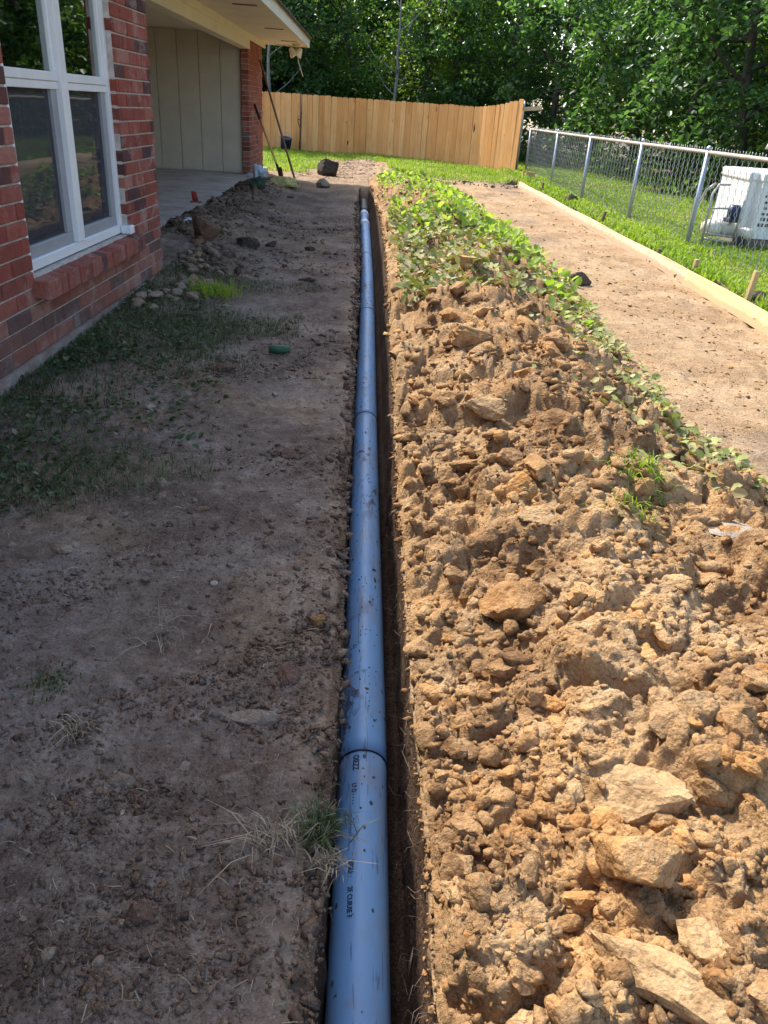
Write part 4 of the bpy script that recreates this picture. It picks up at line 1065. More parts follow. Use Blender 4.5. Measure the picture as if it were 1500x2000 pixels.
# ================================================================== FORM BOARDS AND STAKES
def form_board(p0, p1, h, mat, label, th=.04):
    p0 = Vector(p0); p1 = Vector(p1); L_ = (p1 - p0).length
    bm = bmesh.new(); box_bm(bm, -th / 2, th / 2, 0, L_, 0, h); bmesh.ops.subdivide_edges(bm, edges=[e for e in bm.edges if abs(e.verts[0].co.y - e.verts[1].co.y) > 1], cuts=24)
    for v in bm.verts: v.co.x += .012 * math.sin(v.co.y * .9) ; v.co.z += .006 * math.sin(v.co.y * 1.7)
    o = link("form_board", bm_mesh("form_board", bm), mat); o.location = p0
    o.rotation_euler = (0, R(14), math.atan2(-(p1 - p0).x, (p1 - p0).y)); return tag(o, label, "board", "form boards along the dirt strip")
form_board((3.57, 8.66, -.01), (3.735, 20.5, .0), .15, M['pine_old'], "long weathered form board on edge between dirt strip and lawn")
form_board((3.40, 3.0, -.01), (3.545, 8.62, -.01), .16, M['pine_new'], "bright yellow fresh form board on edge nearest the camera")
def stake(px, py, h, w_, mat, label, lean=(0, 0), rz=.3):
    c = hit(px, py); bm = bmesh.new(); vs = box_bm(bm, -w_ / 2, w_ / 2, -.02, .02, -.15, h)
    o = link("wood_stake", bm_mesh("wood_stake", bm, .003), mat); o.location = c; o.rotation_euler = (lean[0], lean[1], rz)
    return tag(o, label, "stake", "stakes behind the form boards")
stake(1455, 598, .33, .055, M['stake'], "tallest yellow wood stake behind the fresh form board", (0, .10))
stake(1350, 545, .22, .055, M['stake'], "short yellow stake where the two form boards meet", (.05, .05))
stake(1285, 500, .09, .06, M['stake_dark'], "stub of a muddy stake behind the weathered board, nearest the fresh board", (0, .1))
stake(1172, 440, .22, .045, M['stake_dark'], "splintered muddy stake half way along the weathered board", (.1, .2))
stake(1108, 400, .16, .05, M['stake_dark'], "small muddy stake in a clod by the third fence post", (0, .15))
stake(1058, 375, .20, .035, M['stake_dark'], "thin dark stake near the far end of the weathered board", (0, .05))
stake(1017, 360, .34, .05, M['stake'], "yellow stake at the far end of the weathered board", (0, .12))
c = hit(1027, 362)
o = box("wood_block", -.12, .12, -.03, .03, .22, .34, M['stake'], None, .004); o.location = (c.x + .1, c.y + .1, c.z - .02); tag(o, "short lumber block held up at the corner of the form boards", "block")
clod(1112, 395, .14, "brown torn sod clump behind the weathered board by the fence", M['clod_dark'], seed=181, flat=.9, sub=3)
clod(1478, 588, .14, "dark sod clump beside the tallest stake", M['clod_dark'], seed=183, flat=.6, sub=3)
clod(1000, 362, .2, "dark earth clump at the far end of the dirt strip", M['clod_dark'], seed=187, flat=.5, sub=3)

# ================================================================== GRASS AND LEAVES
def blades(name, pts, hgt, wid, mat, label, cat, seed, lean=.5, seg=2, flatness=None):
    r_ = np.random.default_rng(seed); n = len(pts)
    a = r_.uniform(0, 2 * math.pi, n); le = np.abs(r_.normal(0, lean, n)) + .12
    d = np.stack([np.cos(a), np.sin(a), 0 * a], 1); s = np.stack([-np.sin(a), np.cos(a), 0 * a], 1)
    hgt = hgt * r_.uniform(.55, 1.3, n); wid = np.broadcast_to(wid, (n,)) * r_.uniform(.7, 1.2, n)
    up = np.array([0, 0, 1.])
    mid = pts + up * (hgt * .6)[:, None] + d * (hgt * le * .35)[:, None]
    tip = pts + up * (hgt * np.clip(1.0 - .35 * le, .15, 1))[:, None] + d * (hgt * le * 1.05)[:, None]
    V = np.stack([pts - s * wid[:, None] / 2, pts + s * wid[:, None] / 2, mid + s * wid[:, None] * .42, mid - s * wid[:, None] * .42, tip], 1)
    o_ = np.arange(n) * 5
    F = np.concatenate([np.stack([o_, o_ + 1, o_ + 2], 1), np.stack([o_, o_ + 2, o_ + 3], 1), np.stack([o_ + 3, o_ + 2, o_ + 4], 1)])
    rv = np.clip(r_.beta(2, 2.2, n) + .25 * vnoise(pts[:, 0] * .9, pts[:, 1] * .9, s=5), 0, 1)
    o = link(name, mesh_np(name, V.reshape(-1, 3), F, {"rnd": np.repeat(rv, 5)}), mat)
    return tag(o, label, cat, kind="stuff")
# leaf = folded oval, 6 verts
LEAF = np.array([(0, 0, 0), (.30, .30, .07), (.24, .72, .05), (0, 1, -.06), (-.24, .72, .05), (-.30, .30, .07), (0, .5, -.02)])
LEAFF = np.array([(0, 1, 6), (1, 2, 6), (2, 3, 6), (3, 4, 6), (4, 5, 6), (5, 0, 6)])
def leaves_geo(pts, size, r_, tilt=(.2, .9), widen=1.0):
    n = len(pts); a = r_.uniform(0, 2 * math.pi, n); tl = r_.uniform(*tilt, n) * np.where(r_.uniform(0, 1, n) < .75, 1, -1); ro = r_.normal(0, .5, n)
    B = LEAF[None] * np.array([widen, 1, 1.2])[None, None] * size[:, None, None]
    x, y, z = B[..., 0], B[..., 1], B[..., 2]
    c, s = np.cos(ro)[:, None], np.sin(ro)[:, None]; x, z = x * c + z * s, -x * s + z * c
    c, s = np.cos(tl)[:, None], np.sin(tl)[:, None]; y, z = y * c - z * s, y * s + z * c
    c, s = np.cos(a)[:, None], np.sin(a)[:, None]; x, y = x * c - y * s, x * s + y * c
    V = np.stack([x, y, z], -1) + pts[:, None, :]
    F = (LEAFF[None] + (np.arange(n) * 7)[:, None, None]).reshape(-1, 3)
    return V.reshape(-1, 3), F
def leaves(name, pts, size, mat, label, cat, seed, tilt=(.2, .9), widen=1.0, rv=None):
    r_ = np.random.default_rng(seed); V, F = leaves_geo(pts, size, r_, tilt, widen)
    rv = r_.beta(1.6, 2, len(pts)) if rv is None else rv
    o = link(name, mesh_np(name, V, F, {"rnd": np.repeat(rv, 7)}, smooth=True), mat)
    return tag(o, label, cat, kind="stuff")
r_ = np.random.default_rng(61)
# lawn behind the boards
n = 112000; y = 5.0 * (30 / 5.0) ** (r_.uniform(0, 1, n)); x = board_x(y) + .13 + .05 * r_.normal(size=n) ** 2 + r_.uniform(0, 1, n) * (np.minimum(.30 * y + 2.0, 5.6))
k_ = (vnoise(x * 3, y * 3, s=83) > -.75) | (x > board_x(y) + .5); x, y = x[k_], y[k_]
pts = np.stack([x, y, ground_h(x, y, False)], 1)
hh = .055 + .03 * np.clip(vnoise(x * 1.5, y * 1.5, s=84), -.5, 1) + .05 * np.exp(-((x - board_x(y) - .3) / .25) ** 2)
blades("grass", pts, hh, .008 + .0011 * y, M['grass'], "bright green lawn grass around the chain link fence", "grass", 62, .6)
# far grass before the wood fence
n = 42000; y = r_.uniform(20.3, 31, n); x = -4.2 + r_.uniform(0, 1, n) * 8.3
k_ = (y > 20.7 - .35 * fbm(x * .8, y * .8, o=3, s=77)) & ((x > .55) | (y > 26.3 + .8 * vnoise(x, y, s=85)) | (x < -1.5 + .5 * vnoise(x * 2, y * 2, s=86)))
k_ &= ~((np.abs(x + .3) < 1.3 - .13 * (y - 20)) & (y < 27)); x, y = x[k_], y[k_]
blades("grass", np.stack([x, y, ground_h(x, y, False)], 1), .10 + .05 * vnoise(x * 1.2, y * 1.2, s=87), .016, M['grass'], "bright rough grass at the foot of the wooden fence", "grass", 63, .7)
# vines over the far heap
n = 9500; y = 5.6 * (20.3 / 5.6) ** r_.uniform(0, 1, n); s_ = r_.uniform(0, 1, n)
x0 = np.interp(y, XR[:, 0], XR[:, 1]) + .16; x1 = heap_edge(y) + .03; x = x0 + (x1 - x0) * s_
dens = np.where(y > 8.3, .85, np.clip((s_ - (.60 - .12 * (y - 5.6))) * 2.2, 0, 1) * .55) * sstep(.0, .3, s_ + .3 * fbm(x * 2, y * 2, o=2, s=88) + .1 * (y > 10)) + .0
k_ = r_.uniform(0, 1, n) < dens * (.55 + .8 * vnoise(x * 2.4, y * 2.4, s=89)) * (.6 + .4 * sstep(8, 12, y)); x, y = x[k_], y[k_]
pts = np.stack([x, y, surf(x, y) + .015 + r_.uniform(0, .11, len(x)) * sstep(6, 10, y)], 1)
leaves("vine_foliage", pts, r_.uniform(.045, .135, len(x)), M['vine'], "broad green vine leaves smothering the far end of the heap", "vines", 64, (.05, 1.1), 1.15, rv=np.clip(r_.beta(1.6, 1.8, len(x)) + .2 * vnoise(x * 2, y * 2, s=95), 0, 1))
n = 2600; y = r_.uniform(2.75, 8.6, n); e_ = heap_edge(y); x = e_ - .0 - np.abs(r_.normal(0, .30, n)) ; k_ = r_.uniform(0, 1, n) < .55 + .5 * vnoise(x * 2.6, y * 2.6, s=90); x, y = x[k_], y[k_]
pts = np.stack([x, y, surf(x, y) + .008 + r_.uniform(0, .05, len(x))], 1)
leaves("vine_foliage", pts, r_.uniform(.02, .075, len(x)), M['wilt'], "wilted leaves tangled along the outer edge of the heap", "vines", 65, (.05, .8), 1.2)
n = 2600; y = r_.uniform(6.4, 12.0, n); x = np.interp(y, XR[:, 0], XR[:, 1]) + .1 + np.abs(r_.normal(0, .55, n)); x = np.minimum(x, heap_edge(y))
pts = np.stack([x, y, surf(x, y) + .01 + r_.uniform(0, .06, len(x))], 1)
leaves("vine_foliage", pts, r_.uniform(.04, .11, len(x)), M['wilt'], "grey wilted leaves mixed with soil half way along the heap", "vines", 66, (.05, .8), 1.2)
# shaded weeds by the wall
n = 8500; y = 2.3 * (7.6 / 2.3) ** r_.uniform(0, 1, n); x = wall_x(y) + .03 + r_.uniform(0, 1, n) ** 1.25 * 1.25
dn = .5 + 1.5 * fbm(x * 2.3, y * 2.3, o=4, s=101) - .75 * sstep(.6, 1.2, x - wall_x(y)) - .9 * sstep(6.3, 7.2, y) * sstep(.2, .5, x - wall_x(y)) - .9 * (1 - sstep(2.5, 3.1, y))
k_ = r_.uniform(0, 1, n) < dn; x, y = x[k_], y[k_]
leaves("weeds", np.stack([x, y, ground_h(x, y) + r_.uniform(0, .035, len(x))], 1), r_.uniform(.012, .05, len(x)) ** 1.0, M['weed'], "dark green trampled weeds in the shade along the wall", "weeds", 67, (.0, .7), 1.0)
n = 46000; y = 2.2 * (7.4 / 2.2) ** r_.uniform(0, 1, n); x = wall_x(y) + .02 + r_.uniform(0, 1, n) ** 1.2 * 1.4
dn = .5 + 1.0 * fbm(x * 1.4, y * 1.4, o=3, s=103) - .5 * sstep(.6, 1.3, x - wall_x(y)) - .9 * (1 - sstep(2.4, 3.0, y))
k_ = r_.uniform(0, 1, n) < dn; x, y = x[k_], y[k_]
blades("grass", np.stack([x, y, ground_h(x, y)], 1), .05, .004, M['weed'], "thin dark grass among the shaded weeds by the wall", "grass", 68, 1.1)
def tuft(px, py, n, rad, h, mat, label, name="grass_tuft", seed=1, lean=.9, wid=.004, cat="tuft"):
    c = hit(px, py); r2 = np.random.default_rng(seed); q = r2.normal(0, rad, (n, 2)); x = c.x + q[:, 0]; y = c.y + q[:, 1]
    V_ = np.stack([x, y, ground_h(x, y) if c.x < .1 else surf(x, y)], 1)
    o = blades(name, V_, np.full(n, h), wid, mat, label, cat, seed, lean); del o["kind"]; return o
tuft(625, 1625, 230, .026, .055, M['weed'], "green grass tuft overhanging the left lip of the trench", seed=71, wid=.0035)
tuft(640, 1690, 110, .02, .04, M['straw'], "dry straw fringe hanging over the trench lip under the green tuft", seed=72, wid=.0028, lean=.8)
tuft(530, 1640, 110, .026, .045, M['straw'], "dry straw tuft left of the green tuft", seed=73, wid=.003, lean=1.4)
tuft(415, 575, 260, .10, .12, M['grass'], "green grass tuft in the shade by the cobbles", seed=74, wid=.008)
tuft(150, 1430, 50, .02, .04, M['straw'], "dry plant tuft on the shaded dirt far from the trench", seed=75, wid=.003, lean=1.4)
tuft(95, 1330, 120, .04, .018, M['weed'], "small green mossy patch on the shaded dirt at the left edge", seed=76, wid=.006)
tuft(1250, 950, 160, .06, .07, M['grass'], "fresh green weed sprouting on the heap edge", seed=77, wid=.006, lean=1.0)
tuft(1235, 990, 60, .04, .05, M['grass'], "smaller green weed under the fresh one on the heap", seed=78, wid=.006, lean=1.0)
tuft(835, 855, 40, .02, .04, M['grass'], "tiny green sprout on the heap beside the trench", seed=79, wid=.006, lean=.8)
tuft(320, 1240, 50, .05, .04, M['straw'], "dry root strands lying on the shaded dirt", seed=80, wid=.0028, lean=2.0)
# straw bits
n = 900; y = .7 * (7 / .7) ** r_.uniform(0, 1, n); x = -.05 - r_.uniform(0, 1, n) * np.minimum(.34 * y + .55, 1.7)
L_ = r_.uniform(.008, .035, n) * (1 + .12 * y); a = r_.uniform(0, 6.28, n); cv = r_.normal(0, .5, n); V = []; F = []
zz = ground_h(x, y) + .003
for i in range(n):
    b0 = len(V); wv = r_.uniform(.00035, .0009) * (1 + .2 * y[i])
    for k in range(4):
        tt = k / 3; aa = a[i] + cv[i] * tt; px_ = x[i] + math.cos(aa) * L_[i] * tt; py_ = y[i] + math.sin(aa) * L_[i] * tt
        zz_ = zz[i] + .006 * math.sin(tt * 3.1) * L_[i] / .03
        V += [(px_ - math.sin(aa) * wv, py_ + math.cos(aa) * wv, zz_), (px_ + math.sin(aa) * wv, py_ - math.cos(aa) * wv, zz_ + .001)]
    for k in range(3): F.append((b0 + 2 * k, b0 + 2 * k + 1, b0 + 2 * k + 3, b0 + 2 * k + 2))
o = link("straw", mesh_np("straw", np.array(V), np.array(F), {"rnd": np.repeat(r_.uniform(0, 1, n), 8)}), M['straw']); tag(o, "pale straw and root bits strewn over the shaded dirt", "straw", kind="stuff")
n = 420; y = .75 * (9 / .75) ** r_.uniform(0, 1, n); x = -.05 - r_.uniform(0, 1, n) * np.minimum(.34 * y + .55, 1.7)
leaves("leaf_litter", np.stack([x, y, ground_h(x, y) + .004], 1), r_.uniform(.007, .018, n) * (1 + .2 * y), M['deadleaf'], "small dead brown leaves scattered on the shaded dirt", "leaf litter", 69, (.0, .35), .8)
# hair roots in the trench walls
lst = []
for i in range(130):
    y_ = .8 * (9 / .8) ** r_.uniform(); sd = r_.uniform() < .75
    xx = float(lipR(np.array([y_]))[0]) - .004 if sd else float(lipL(np.array([y_]))[0]) + .004
    z_ = -r_.uniform(.0, .32); L2 = r_.uniform(.012, .05); dx = -1 if sd else 1
    if sd: xx -= .03 * (-z_ / .4)
    lst.append(([(xx + .01 * -dx, y_, z_), (xx + dx * L2 * .4, y_ + r_.normal(0, .012), z_ + r_.normal(0, .01)), (xx + dx * L2 * .7, y_ + r_.normal(0, .03), z_ - r_.uniform(0, .03))], [.0007, .0006, .0003]))
o = tubes("root_hairs", lst, M['straw_tube'], None, 4); tag(o, "fine roots sticking out of the trench walls", "roots", kind="stuff")

# ================================================================== TREES
def limb(p0, d0, L_, r0, r1, r_, nseg=7, wob=.18, up=.05):
    pts = [Vector(p0)]; d = Vector(d0).normalized()
    for i in range(nseg):
        d = (d + Vector((r_.normal(0, wob), r_.normal(0, wob), r_.normal(0, wob * .6) + up))).normalized(); pts.append(pts[-1] + d * L_ / nseg)
    return pts, list(np.linspace(r0, r1, nseg + 1))
def tree_meshes(seed, H_, spread, nleaf, lsize, low=.12):
    r_ = np.random.default_rng(seed); lst = []; tips = []
    tr, tr_r = limb((0, 0, -.1), (r_.normal(0, .08), r_.normal(0, .08), 1), H_ * .92, .05 + .016 * H_, .02, r_, 10, .09, .1); lst.append((tr, tr_r))
    nl = 15
    for i in range(nl):
        f = low + (1 - low) * (i + r_.uniform(0, .8)) / nl; f = min(f, .98)
        k = f * 10; k0 = min(int(k), 9); p0 = tr[k0].lerp(tr[k0 + 1], k - k0); a = i * 2.4 + r_.uniform(-.5, .5)
        L_ = spread * (.55 + .6 * math.sin(math.pi * min(1, (.25 + f * .72)))) * r_.uniform(.7, 1.15)
        pts, rr = limb(p0, (math.cos(a), math.sin(a), r_.uniform(.05, .6)), L_, .035 + .004 * H_ * (1 - f), .008, r_, 6, .2, .04); lst.append((pts, rr))
        tips += [(p, .55) for p in pts[2:]]
        for j in range(2):
            q = pts[r_.integers(2, 5)]; b = a + r_.uniform(-1.3, 1.3); p2, rr2 = limb(q, (math.cos(b), math.sin(b), r_.uniform(-.2, .5)), L_ * .5, .016, .005, r_, 4, .25, .03); lst.append((p2, rr2)); tips += [(p, .45) for p in p2[1:]]
    tips += [(tr[-1], .7), (tr[-2], .7)]
    C = np.array([p[:] for p, s in tips]); S = np.array([s for p, s in tips])
    # leaves gather in sprays round the twig ends, leaving gaps between
    ns = nleaf // 14; ci = r_.integers(0, len(C), ns); sp = C[ci] + r_.normal(0, 1, (ns, 3)) * S[ci][:, None] * np.array([.75, .75, .6])
    P = np.repeat(sp, 14, 0) + r_.normal(0, 1, (ns * 14, 3)) * np.array([.17, .17, .12])
    P[:, 2] = np.maximum(P[:, 2], .15)
    V, F = leaves_geo(P, r_.uniform(.6, 1.3, len(P)) * lsize, r_, (-.2, 1.2), 1.0)
    tone = np.repeat(r_.beta(1.6, 2.4, ns), 14) + r_.normal(0, .08, ns * 14)
    crown = mesh_np("crown", V, F, {"rnd": np.repeat(np.clip(tone, 0, 1), 7)}, smooth=True)
    Vs = []; Fs = []; off = 0
    for pts, rad in lst:
        v, f = tube_np(pts, rad, 7, False); Vs.append(v); Fs += [tuple(i + off for i in q) for q in f]; off += len(v)
    trunk = mesh_np("trunk", np.concatenate(Vs), np.array(Fs), smooth=True)
    return trunk, crown
TV = []
for k, (H_, sp, nl, ls, mt) in enumerate([(7.4, 2.3, 6300, .15, 'treeleaf'), (8.0, 2.6, 6800, .17, 'treeleaf_b'), (6.6, 2.1, 5600, .16, 'treeleaf_y'), (8.4, 2.5, 7000, .14, 'treeleaf'), (7.0, 2.6, 6300, .19, 'treeleaf_b')]):
    t_, c_ = tree_meshes(500 + k, H_, sp, nl, ls, .10); t_.materials.append(M['bark']); c_.materials.append(M[mt]); TV.append((t_, c_))
def tree(x, y, v, label, group, rz=0, s=1.0):
    o = empty("broadleaf_tree", (x, y, 0), rz); o.scale = (s, s, s); tag(o, label, "tree", group)
    link("trunk", TV[v][0], None, o); link("crown", TV[v][1], None, o); return o
ORD = ["first", "second", "third", "fourth", "fifth", "sixth", "seventh", "eighth", "ninth", "tenth", "eleventh"]
rt = random.Random(21)
fr_ = [(-6.2, 35.0, 0), (-4.2, 34.6, 4), (-2.3, 34.4, 1), (-.2, 34.2, 0), (1.6, 34.0, 2), (3.5, 33.4, 1), (5.2, 32.4, 3)]
for i, (x, y, v) in enumerate(fr_):
    tree(x, y, v, "leafy tree behind the wooden fence, %s from the house" % ORD[i], "trees behind the wooden fence", rt.uniform(0, 6.28), rt.uniform(.9, 1.05))
rg = [(6.6, 30.6, 4), (7.6, 28.0, 0), (8.0, 25.2, 1), (8.3, 22.6, 4), (8.9, 20.0, 1), (10.2, 18.2, 2), (11.2, 15.4, 0), (11.6, 12.2, 3), (11.8, 9.0, 4)]
for i, (x, y, v) in enumerate(rg):
    tree(x, y, v, "leafy tree beyond the chain link fence, %s along from the wooden fence" % ORD[i], "trees beyond the chain link fence", rt.uniform(0, 6.28), rt.uniform(.92, 1.1))
for i in range(15):
    x = -11 + i * 1.9; y = 40 + rt.uniform(-1.5, 1.5) - max(0, x - 6) * .55
    tree(x, y, rt.randrange(5), "tall leafy tree deep in the woods behind the front row", "trees deep in the woods", rt.uniform(0, 6.28), rt.uniform(1.1, 1.35))
for i in range(9):
    x = 13.6 + rt.uniform(-.6, 1.0); y = 32 - i * 3.0
    tree(x, y, rt.randrange(5), "tall leafy tree deep in the woods behind the front row", "trees deep in the woods", rt.uniform(0, 6.28), rt.uniform(1.1, 1.3))
# bare pale stemmed trees
def bare_tree(x, y, H_, seed, label, r0=.07, mat='bark_pale', nl=7):
    r_ = np.random.default_rng(seed); o = empty("bare_tree", (x, y, 0)); tag(o, label, "tree")
    tr, rr = limb((0, 0, -.1), (r_.normal(0, .06), r_.normal(0, .06), 1), H_, r0, .015, r_, 9, .08, .12); lst = [(tr, rr)]
    tubes("trunk", lst, M[mat], o, 8); br = []
    for i in range(nl):
        p0 = tr[3 + i % 6]; a = r_.uniform(0, 6.28); p, r2 = limb(p0, (math.cos(a), math.sin(a), .7), H_ * .3, .022, .005, r_, 6, .22, .05); br.append((p, r2))
    tubes("limbs", br, M[mat], o, 6); return o
bare_tree(*at(768, 300, 0).xy.lerp(at(768, 300, 0).xy, 0) if False else (.75, 31.6), 6.2, 4, "slim grey forked tree rising behind the middle of the wooden fence", .075, 'bark_pale', 9)
bare_tree(-3.35, 31.4, 5.5, 9, "pale straight trunk rising behind the fence next to the house", .10, 'bark_pale', 4)
# undergrowth along the wood edge
r_ = np.random.default_rng(91); EL = [(-8, 33.2), (3.5, 31.8), (6.0, 28.6), (6.6, 25), (6.9, 21), (7.6, 18.6), (9.3, 16.6), (10.6, 12), (10.8, 6)]
sg = [0]
for a, b in zip(EL, EL[1:]): sg.append(sg[-1] + math.hypot(b[0] - a[0], b[1] - a[1]))
ns = 900; t_ = r_.uniform(0, sg[-1], ns); cx = np.interp(t_, sg, [p[0] for p in EL]) + np.abs(r_.normal(0, .8, ns)); cy = np.interp(t_, sg, [p[1] for p in EL]) + np.abs(r_.normal(0, .7, ns))
cz = r_.uniform(.1, 1, ns) ** 1.4 * (1.9 + 1.0 * vnoise(t_ * .5, t_ * 0, s=7))
P = np.repeat(np.stack([cx, cy, cz], 1), 16, 0) + r_.normal(0, 1, (ns * 16, 3)) * np.array([.28, .28, .2]); P[:, 2] = np.maximum(P[:, 2], .06)
leaves("undergrowth", P, r_.uniform(.08, .17, len(P)), M['treeleaf'], "dark green undergrowth along the edge of the woods", "undergrowth", 92, (-.2, 1.2), 1.0, np.repeat(r_.beta(1.5, 3, ns), 16))
# the wooded depth behind the rows
ns = 2100; cx = r_.uniform(-16, 20, ns); cy = np.where(cx < 8, 45 + r_.normal(0, .7, ns), 0); far = cx >= 8
cy[far] = r_.uniform(2, 45, far.sum()); cx[far] = 17 + r_.normal(0, .6, far.sum()); cz = r_.uniform(0, 10, ns)
P = np.repeat(np.stack([cx, cy, cz], 1), 16, 0) + r_.normal(0, 1, (ns * 16, 3)) * .5; P[:, 2] = np.maximum(P[:, 2], .1)
leaves("forest", P, r_.uniform(.35, .7, len(P)), M['treeleaf_b'], "dense dark woods closing off the view behind the trees", "woods", 93, (-.2, 1.2), 1.1, np.repeat(r_.beta(1.3, 3.5, ns), 16))

# ================================================================== TOOLS AND ODDS AND ENDS BY THE HOUSE
def aim(o, p0, p1):
    p0 = Vector(p0); p1 = Vector(p1); o.location = p0; o.rotation_euler = (p1 - p0).to_track_quat('Z', 'X').to_euler(); return (p1 - p0).length
# shovel: blade tip on the ground, handle leaning on the wing wall
sh = empty("shovel"); tag(sh, "yellow handled shovel with black grip leaning on the brick pier", "shovel")
L_ = aim(sh, (-1.72, 16.9, .12), (-2.44, 18.3, 1.42))
tubes("handle", [([(0, 0, .36), (0, 0, L_ * .8)], .022)], M['handle_yellow'], sh, 10)
tubes("grip", [([(0, 0, L_ * .8), (0, 0, L_)], .03)], M['black'], sh, 10)
tubes("socket", [([(0, 0, .22), (0, 0, .4)], .028)], M['black'], sh, 10)
V = []; F = []
for i in range(7):
    tt = i / 6; wv = .11 * math.sin(math.pi * (.12 + .62 * tt)) + .01
    for j in range(5):
        q = (j - 2) / 2; V.append((q * wv, .03 * q * q - .02, -.02 + .28 * tt + .03 * abs(q) * (1 - tt)))
for i in range(6):
    for j in range(4): F.append((i * 5 + j, i * 5 + j + 1, i * 5 + j + 6, i * 5 + j + 5))
me = bpy.data.meshes.new("blade"); me.from_pydata(V, [], F); o = link("blade", me, M['rust'], sh, True); md = o.modifiers.new("s", 'SOLIDIFY'); md.thickness = .005
# long rake / hoe
hoe = empty("hoe"); tag(hoe, "long brown handled hoe leaning from the soil to the brick pier", "hoe")
L_ = aim(hoe, (-1.42, 16.6, .10), (-2.46, 19.4, 2.28))
tubes("handle", [([(0, 0, .05), (0, 0, L_)], .022)], M['handle_brown'], hoe, 10)
tubes("neck", [([(0, 0, .1), (0, 0, 0), (0, -.06, -.05)], .014)], M['rust'], hoe, 8)
box("blade", -.09, .09, -.075, -.065, -.12, .02, M['rust'], hoe, .002)
# crumpled things at the pier foot
def cloth(name, px, py, size, mat, label, cat, seed, asp=(1, 1), h=.5):
    c = hit(px, py); P, F = lump(4, seed, 6, .28, h, .4); P = P * size * np.array([asp[0], asp[1], 1]); P[:, 2] = np.maximum(P[:, 2], -size * h * .4)
    o = link(name, mesh_np(name, P, F, smooth=True), mat); o.location = (c.x, c.y, c.z + size * h * .3); return tag(o, label, cat)
cloth("work_gloves", 556, 362, .22, M['burlap'], "pair of crumpled straw yellow cloths by the shovel blade", "cloth", 211, (1.4, .8), .55)
cloth("tarp", 507, 352, .22, M['bluewrap'], "pale blue white plastic sheet bunched at the foot of the pier", "sheet", 213, (.8, 1.3), 1.1)
cloth("bag", 503, 366, .15, M['darkgreen'], "dark green bag beside the blue sheet", "bag", 217, (1.1, .8), .8)
cloth("tarp", 487, 353, .13, M['bluewrap'], "grey blue plastic flap against the patio edge", "sheet", 219, (.6, 1.2), 1.0)
cloth("plastic_sheet", 365, 432, .12, M['bluewrap'], "strip of grey plastic along the patio edge by the red clod", "sheet", 223, (.5, 2.2), .25)
# red marker on the patio
o = empty("red_trowel", (-2.56, 12.4, SLAB_Z)); tag(o, "small red plastic trowel standing on the patio edge", "trowel")
bm = bmesh.new(); vs = box_bm(bm, -.045, .045, -.012, .012, .02, .15)
for v in vs:
    if v.co.z > .1: v.co.x = v.co.x * .85 - .02
link("handle", bm_mesh("handle", bm, .01, 2), M['redpl'], o, True); box("plate", -.07, .09, -.05, .05, .002, .014, M['redpl'], o, .003)
# green plastic scrap on the shaded dirt
c = hit(545, 690); o = tubes("plastic_tube", [([(c.x - .07, c.y, c.z + .022), (c.x, c.y + .006, c.z + .026), (c.x + .075, c.y + .012, c.z + .024)], [.024, .03, .027])], M['greenpl'], None, 12); tag(o, "short green plastic tube lying on the shaded dirt", "tube")
# bucket by the fence
c = at(569, 287); c = Vector((-2.95, 30.0, 0)); o = empty("bucket", c); tag(o, "dark blue bucket tilted by the wooden fence", "bucket")
b_ = lathe("body", [(.17, 0), (.2, .36), (.215, .37), (.2, .38), (.185, .36)], M['navy'], o, 20); b_.rotation_euler = (R(14), 0, R(30)); b_.location = (0, 0, .05)
tubes("bail", [([(.2 * math.cos(a), -.1, .42 + .18 * math.sin(a)) for a in np.linspace(0, 3.14, 10)], .008)], M['steel'], o, 6)
# sapling stick at the fence
o = empty("sapling", (-2.45, 30.05, 0)); tag(o, "thin dead sapling standing against the wooden fence", "sapling")
tubes("stem", [([(0, 0, 0), (.02, 0, .6), (.03, 0, 1.2), (.01, .02, 1.85)], [.035, .03, .026, .012])], M['bark'], o, 6)
tubes("twigs", [([(.03, 0, .7), (-.07, -.02, .95), (-.06, -.02, 1.15)], [.016, .014, .006]), ([(.02, 0, 1.0), (-.09, 0, 1.02)], .012), ([(.03, 0, 1.25), (.08, 0, 1.2)], .012)], M['bark'], o, 5)
# twin flood light under the eave corner
fl = empty("flood_light", (-1.72, 19.85, EZ)); tag(fl, "cream twin flood light hanging under the eave corner", "light fixture")
lathe("base", [(.09, -.05), (.09, 0)], M['cream'], fl, 14)
for sx in (-1, 1):
    h_ = lathe("lamp_head", [(.035, -.03), (.05, 0), (.095, .13), (.10, .15), (.085, .15)], M['cream'], fl, 16); h_.location = (sx * .10, -.05, -.10); h_.rotation_euler = (R(180), R(30 * sx), 0)
tubes("cable", [([(0, 0, -.05), (.06, .02, -.35), (.16, .03, -.62)], .010)], M['cream'], fl, 6)
# ================================================================== YARD BEYOND THE CHAIN LINK
A = Vector((5.83, 13.04, 0)); B = Vector((5.63, 11.24, 0))
tank = empty("water_tank", (5.26, 11.3, .07), R(-6)); tank.scale = (1, 1, .88); tag(tank, "white plastic tank with rounded rim standing on the lawn behind the fence", "tank")
bm = bmesh.new(); box_bm(bm, 0, 1.5, 0, 1.55, .16, 1.02)
bmesh.ops.bevel(bm, geom=[e for e in bm.edges if abs(e.verts[0].co.z - e.verts[1].co.z) > .5], offset=.14, segments=5, affect='EDGES')
link("body", bm_mesh("body", bm, .012, 2), M['tank'], tank, False)
bm = bmesh.new(); box_bm(bm, -.025, 1.525, -.025, 1.575, .985, 1.13)
bmesh.ops.bevel(bm, geom=[e for e in bm.edges if abs(e.verts[0].co.z - e.verts[1].co.z) > .1], offset=.15, segments=5, affect='EDGES')
link("lid", bm_mesh("lid", bm, .035, 3), M['tank'], tank)
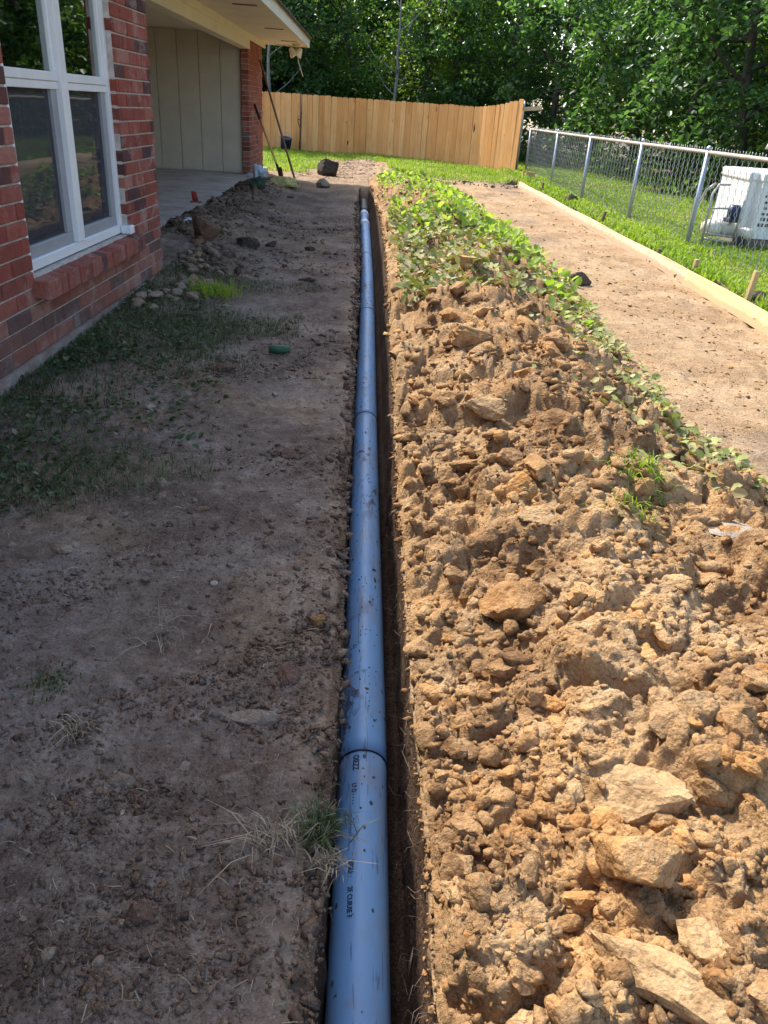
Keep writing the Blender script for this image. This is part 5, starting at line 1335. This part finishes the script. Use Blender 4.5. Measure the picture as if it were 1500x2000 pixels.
box("foot", .03, 1.47, .03, 1.52, .0, .17, M['tank_dirty'], tank, .02)
rp = random.Random(2)
zz = .86
for k in range(7):
    bm = bmesh.new(); x_ = .20 + rp.uniform(0, .03); hgt = .035 if k < 5 else .05
    while x_ < .75:
        wl = rp.uniform(.02, .05); box_bm(bm, x_, x_ + wl, -.004, .001, zz, zz + hgt); x_ += wl + rp.uniform(.012, .03)
    link("printed_line", bm_mesh("printed_line", bm), M['print'], tank); zz -= .085
cart = empty("pump_cart", (4.78, 11.35, .07), R(12)); tag(cart, "tubular steel cart with blue pump and cream bowls before the white tank", "cart")
def loop(x): return [(x, -.0, .02), (x, .0, .45), (x + .01, .05, .72), (x + .05, .09, .80)]
tubes("frame", [([(-.02, 0, 0), (-.02, 0, .48), (.02, .06, .68), (.12, .1, .80), (.3, .12, .80)], .018), ([(.12, .5, 0), (.12, .5, .45), (.14, .4, .7), (.2, .3, .80)], .018), ([(-.02, 0, .1), (.42, -.1, .06)], .016), ([(.42, -.1, 0), (.42, -.1, .52), (.45, -.05, .62)], .018), ([(-.02, 0, .5), (.42, -.1, .52)], .014), ([(.06, 0, .5), (.02, -.02, .12)], .010), ([(-.02, 0, .17), (.42, -.1, .14)], .016)], M['steel'], cart, 8)
for (x_, y_, z_, r_s) in ((.16, .1, .24, .15), (.42, .16, .24, .17), (.60, -.1, .20, .12)):
    b_ = lathe("bowl", [(r_s * .35, -r_s * .75), (r_s * .85, -r_s * .45), (r_s, -.02), (r_s * .98, .04), (r_s * .7, r_s * .55), (r_s * .25, r_s * .72)], M['bulb'], cart, 20); b_.location = (x_, y_, z_)
lathe("pump_motor", [(.05, 0), (.085, .02), (.09, .16), (.06, .2)], M['navy'], cart, 16, (.36, -.03, .36)); box("pump_head", .27, .47, -.10, .06, .33, .40, M['navy'], cart, .02)
tubes("hose", [([(.4, 0, .5), (.5, 0, .6), (.66, .06, .45), (.72, .1, .2)], .022)], M['bulb'], cart, 8)
lathe("wheel", [(.03, -.02), (.10, -.025), (.11, 0), (.10, .025), (.03, .02)], M['black'], cart, 18, (0, 0, 0)).location = (.5, -.14, .06)
cart.children[-1].rotation_euler = (R(90), 0, R(10))
# lamp with flared white shade at the edge of the yard
c = aty(1508, 290, 15.5)
lp = empty("yard_lamp", (c.x + .05, c.y, 0)); tag(lp, "white flared lamp shade on a post at the right edge", "lamp")
lathe("shade", [(.17, 0), (.10, .20), (.05, .26), (.02, .28)], M['pvc_white'], lp, 16, (0, 0, c.z - .02)); tubes("post", [([(0, 0, 0), (0, 0, c.z + .1)], .03)], M['galv'], lp, 8)
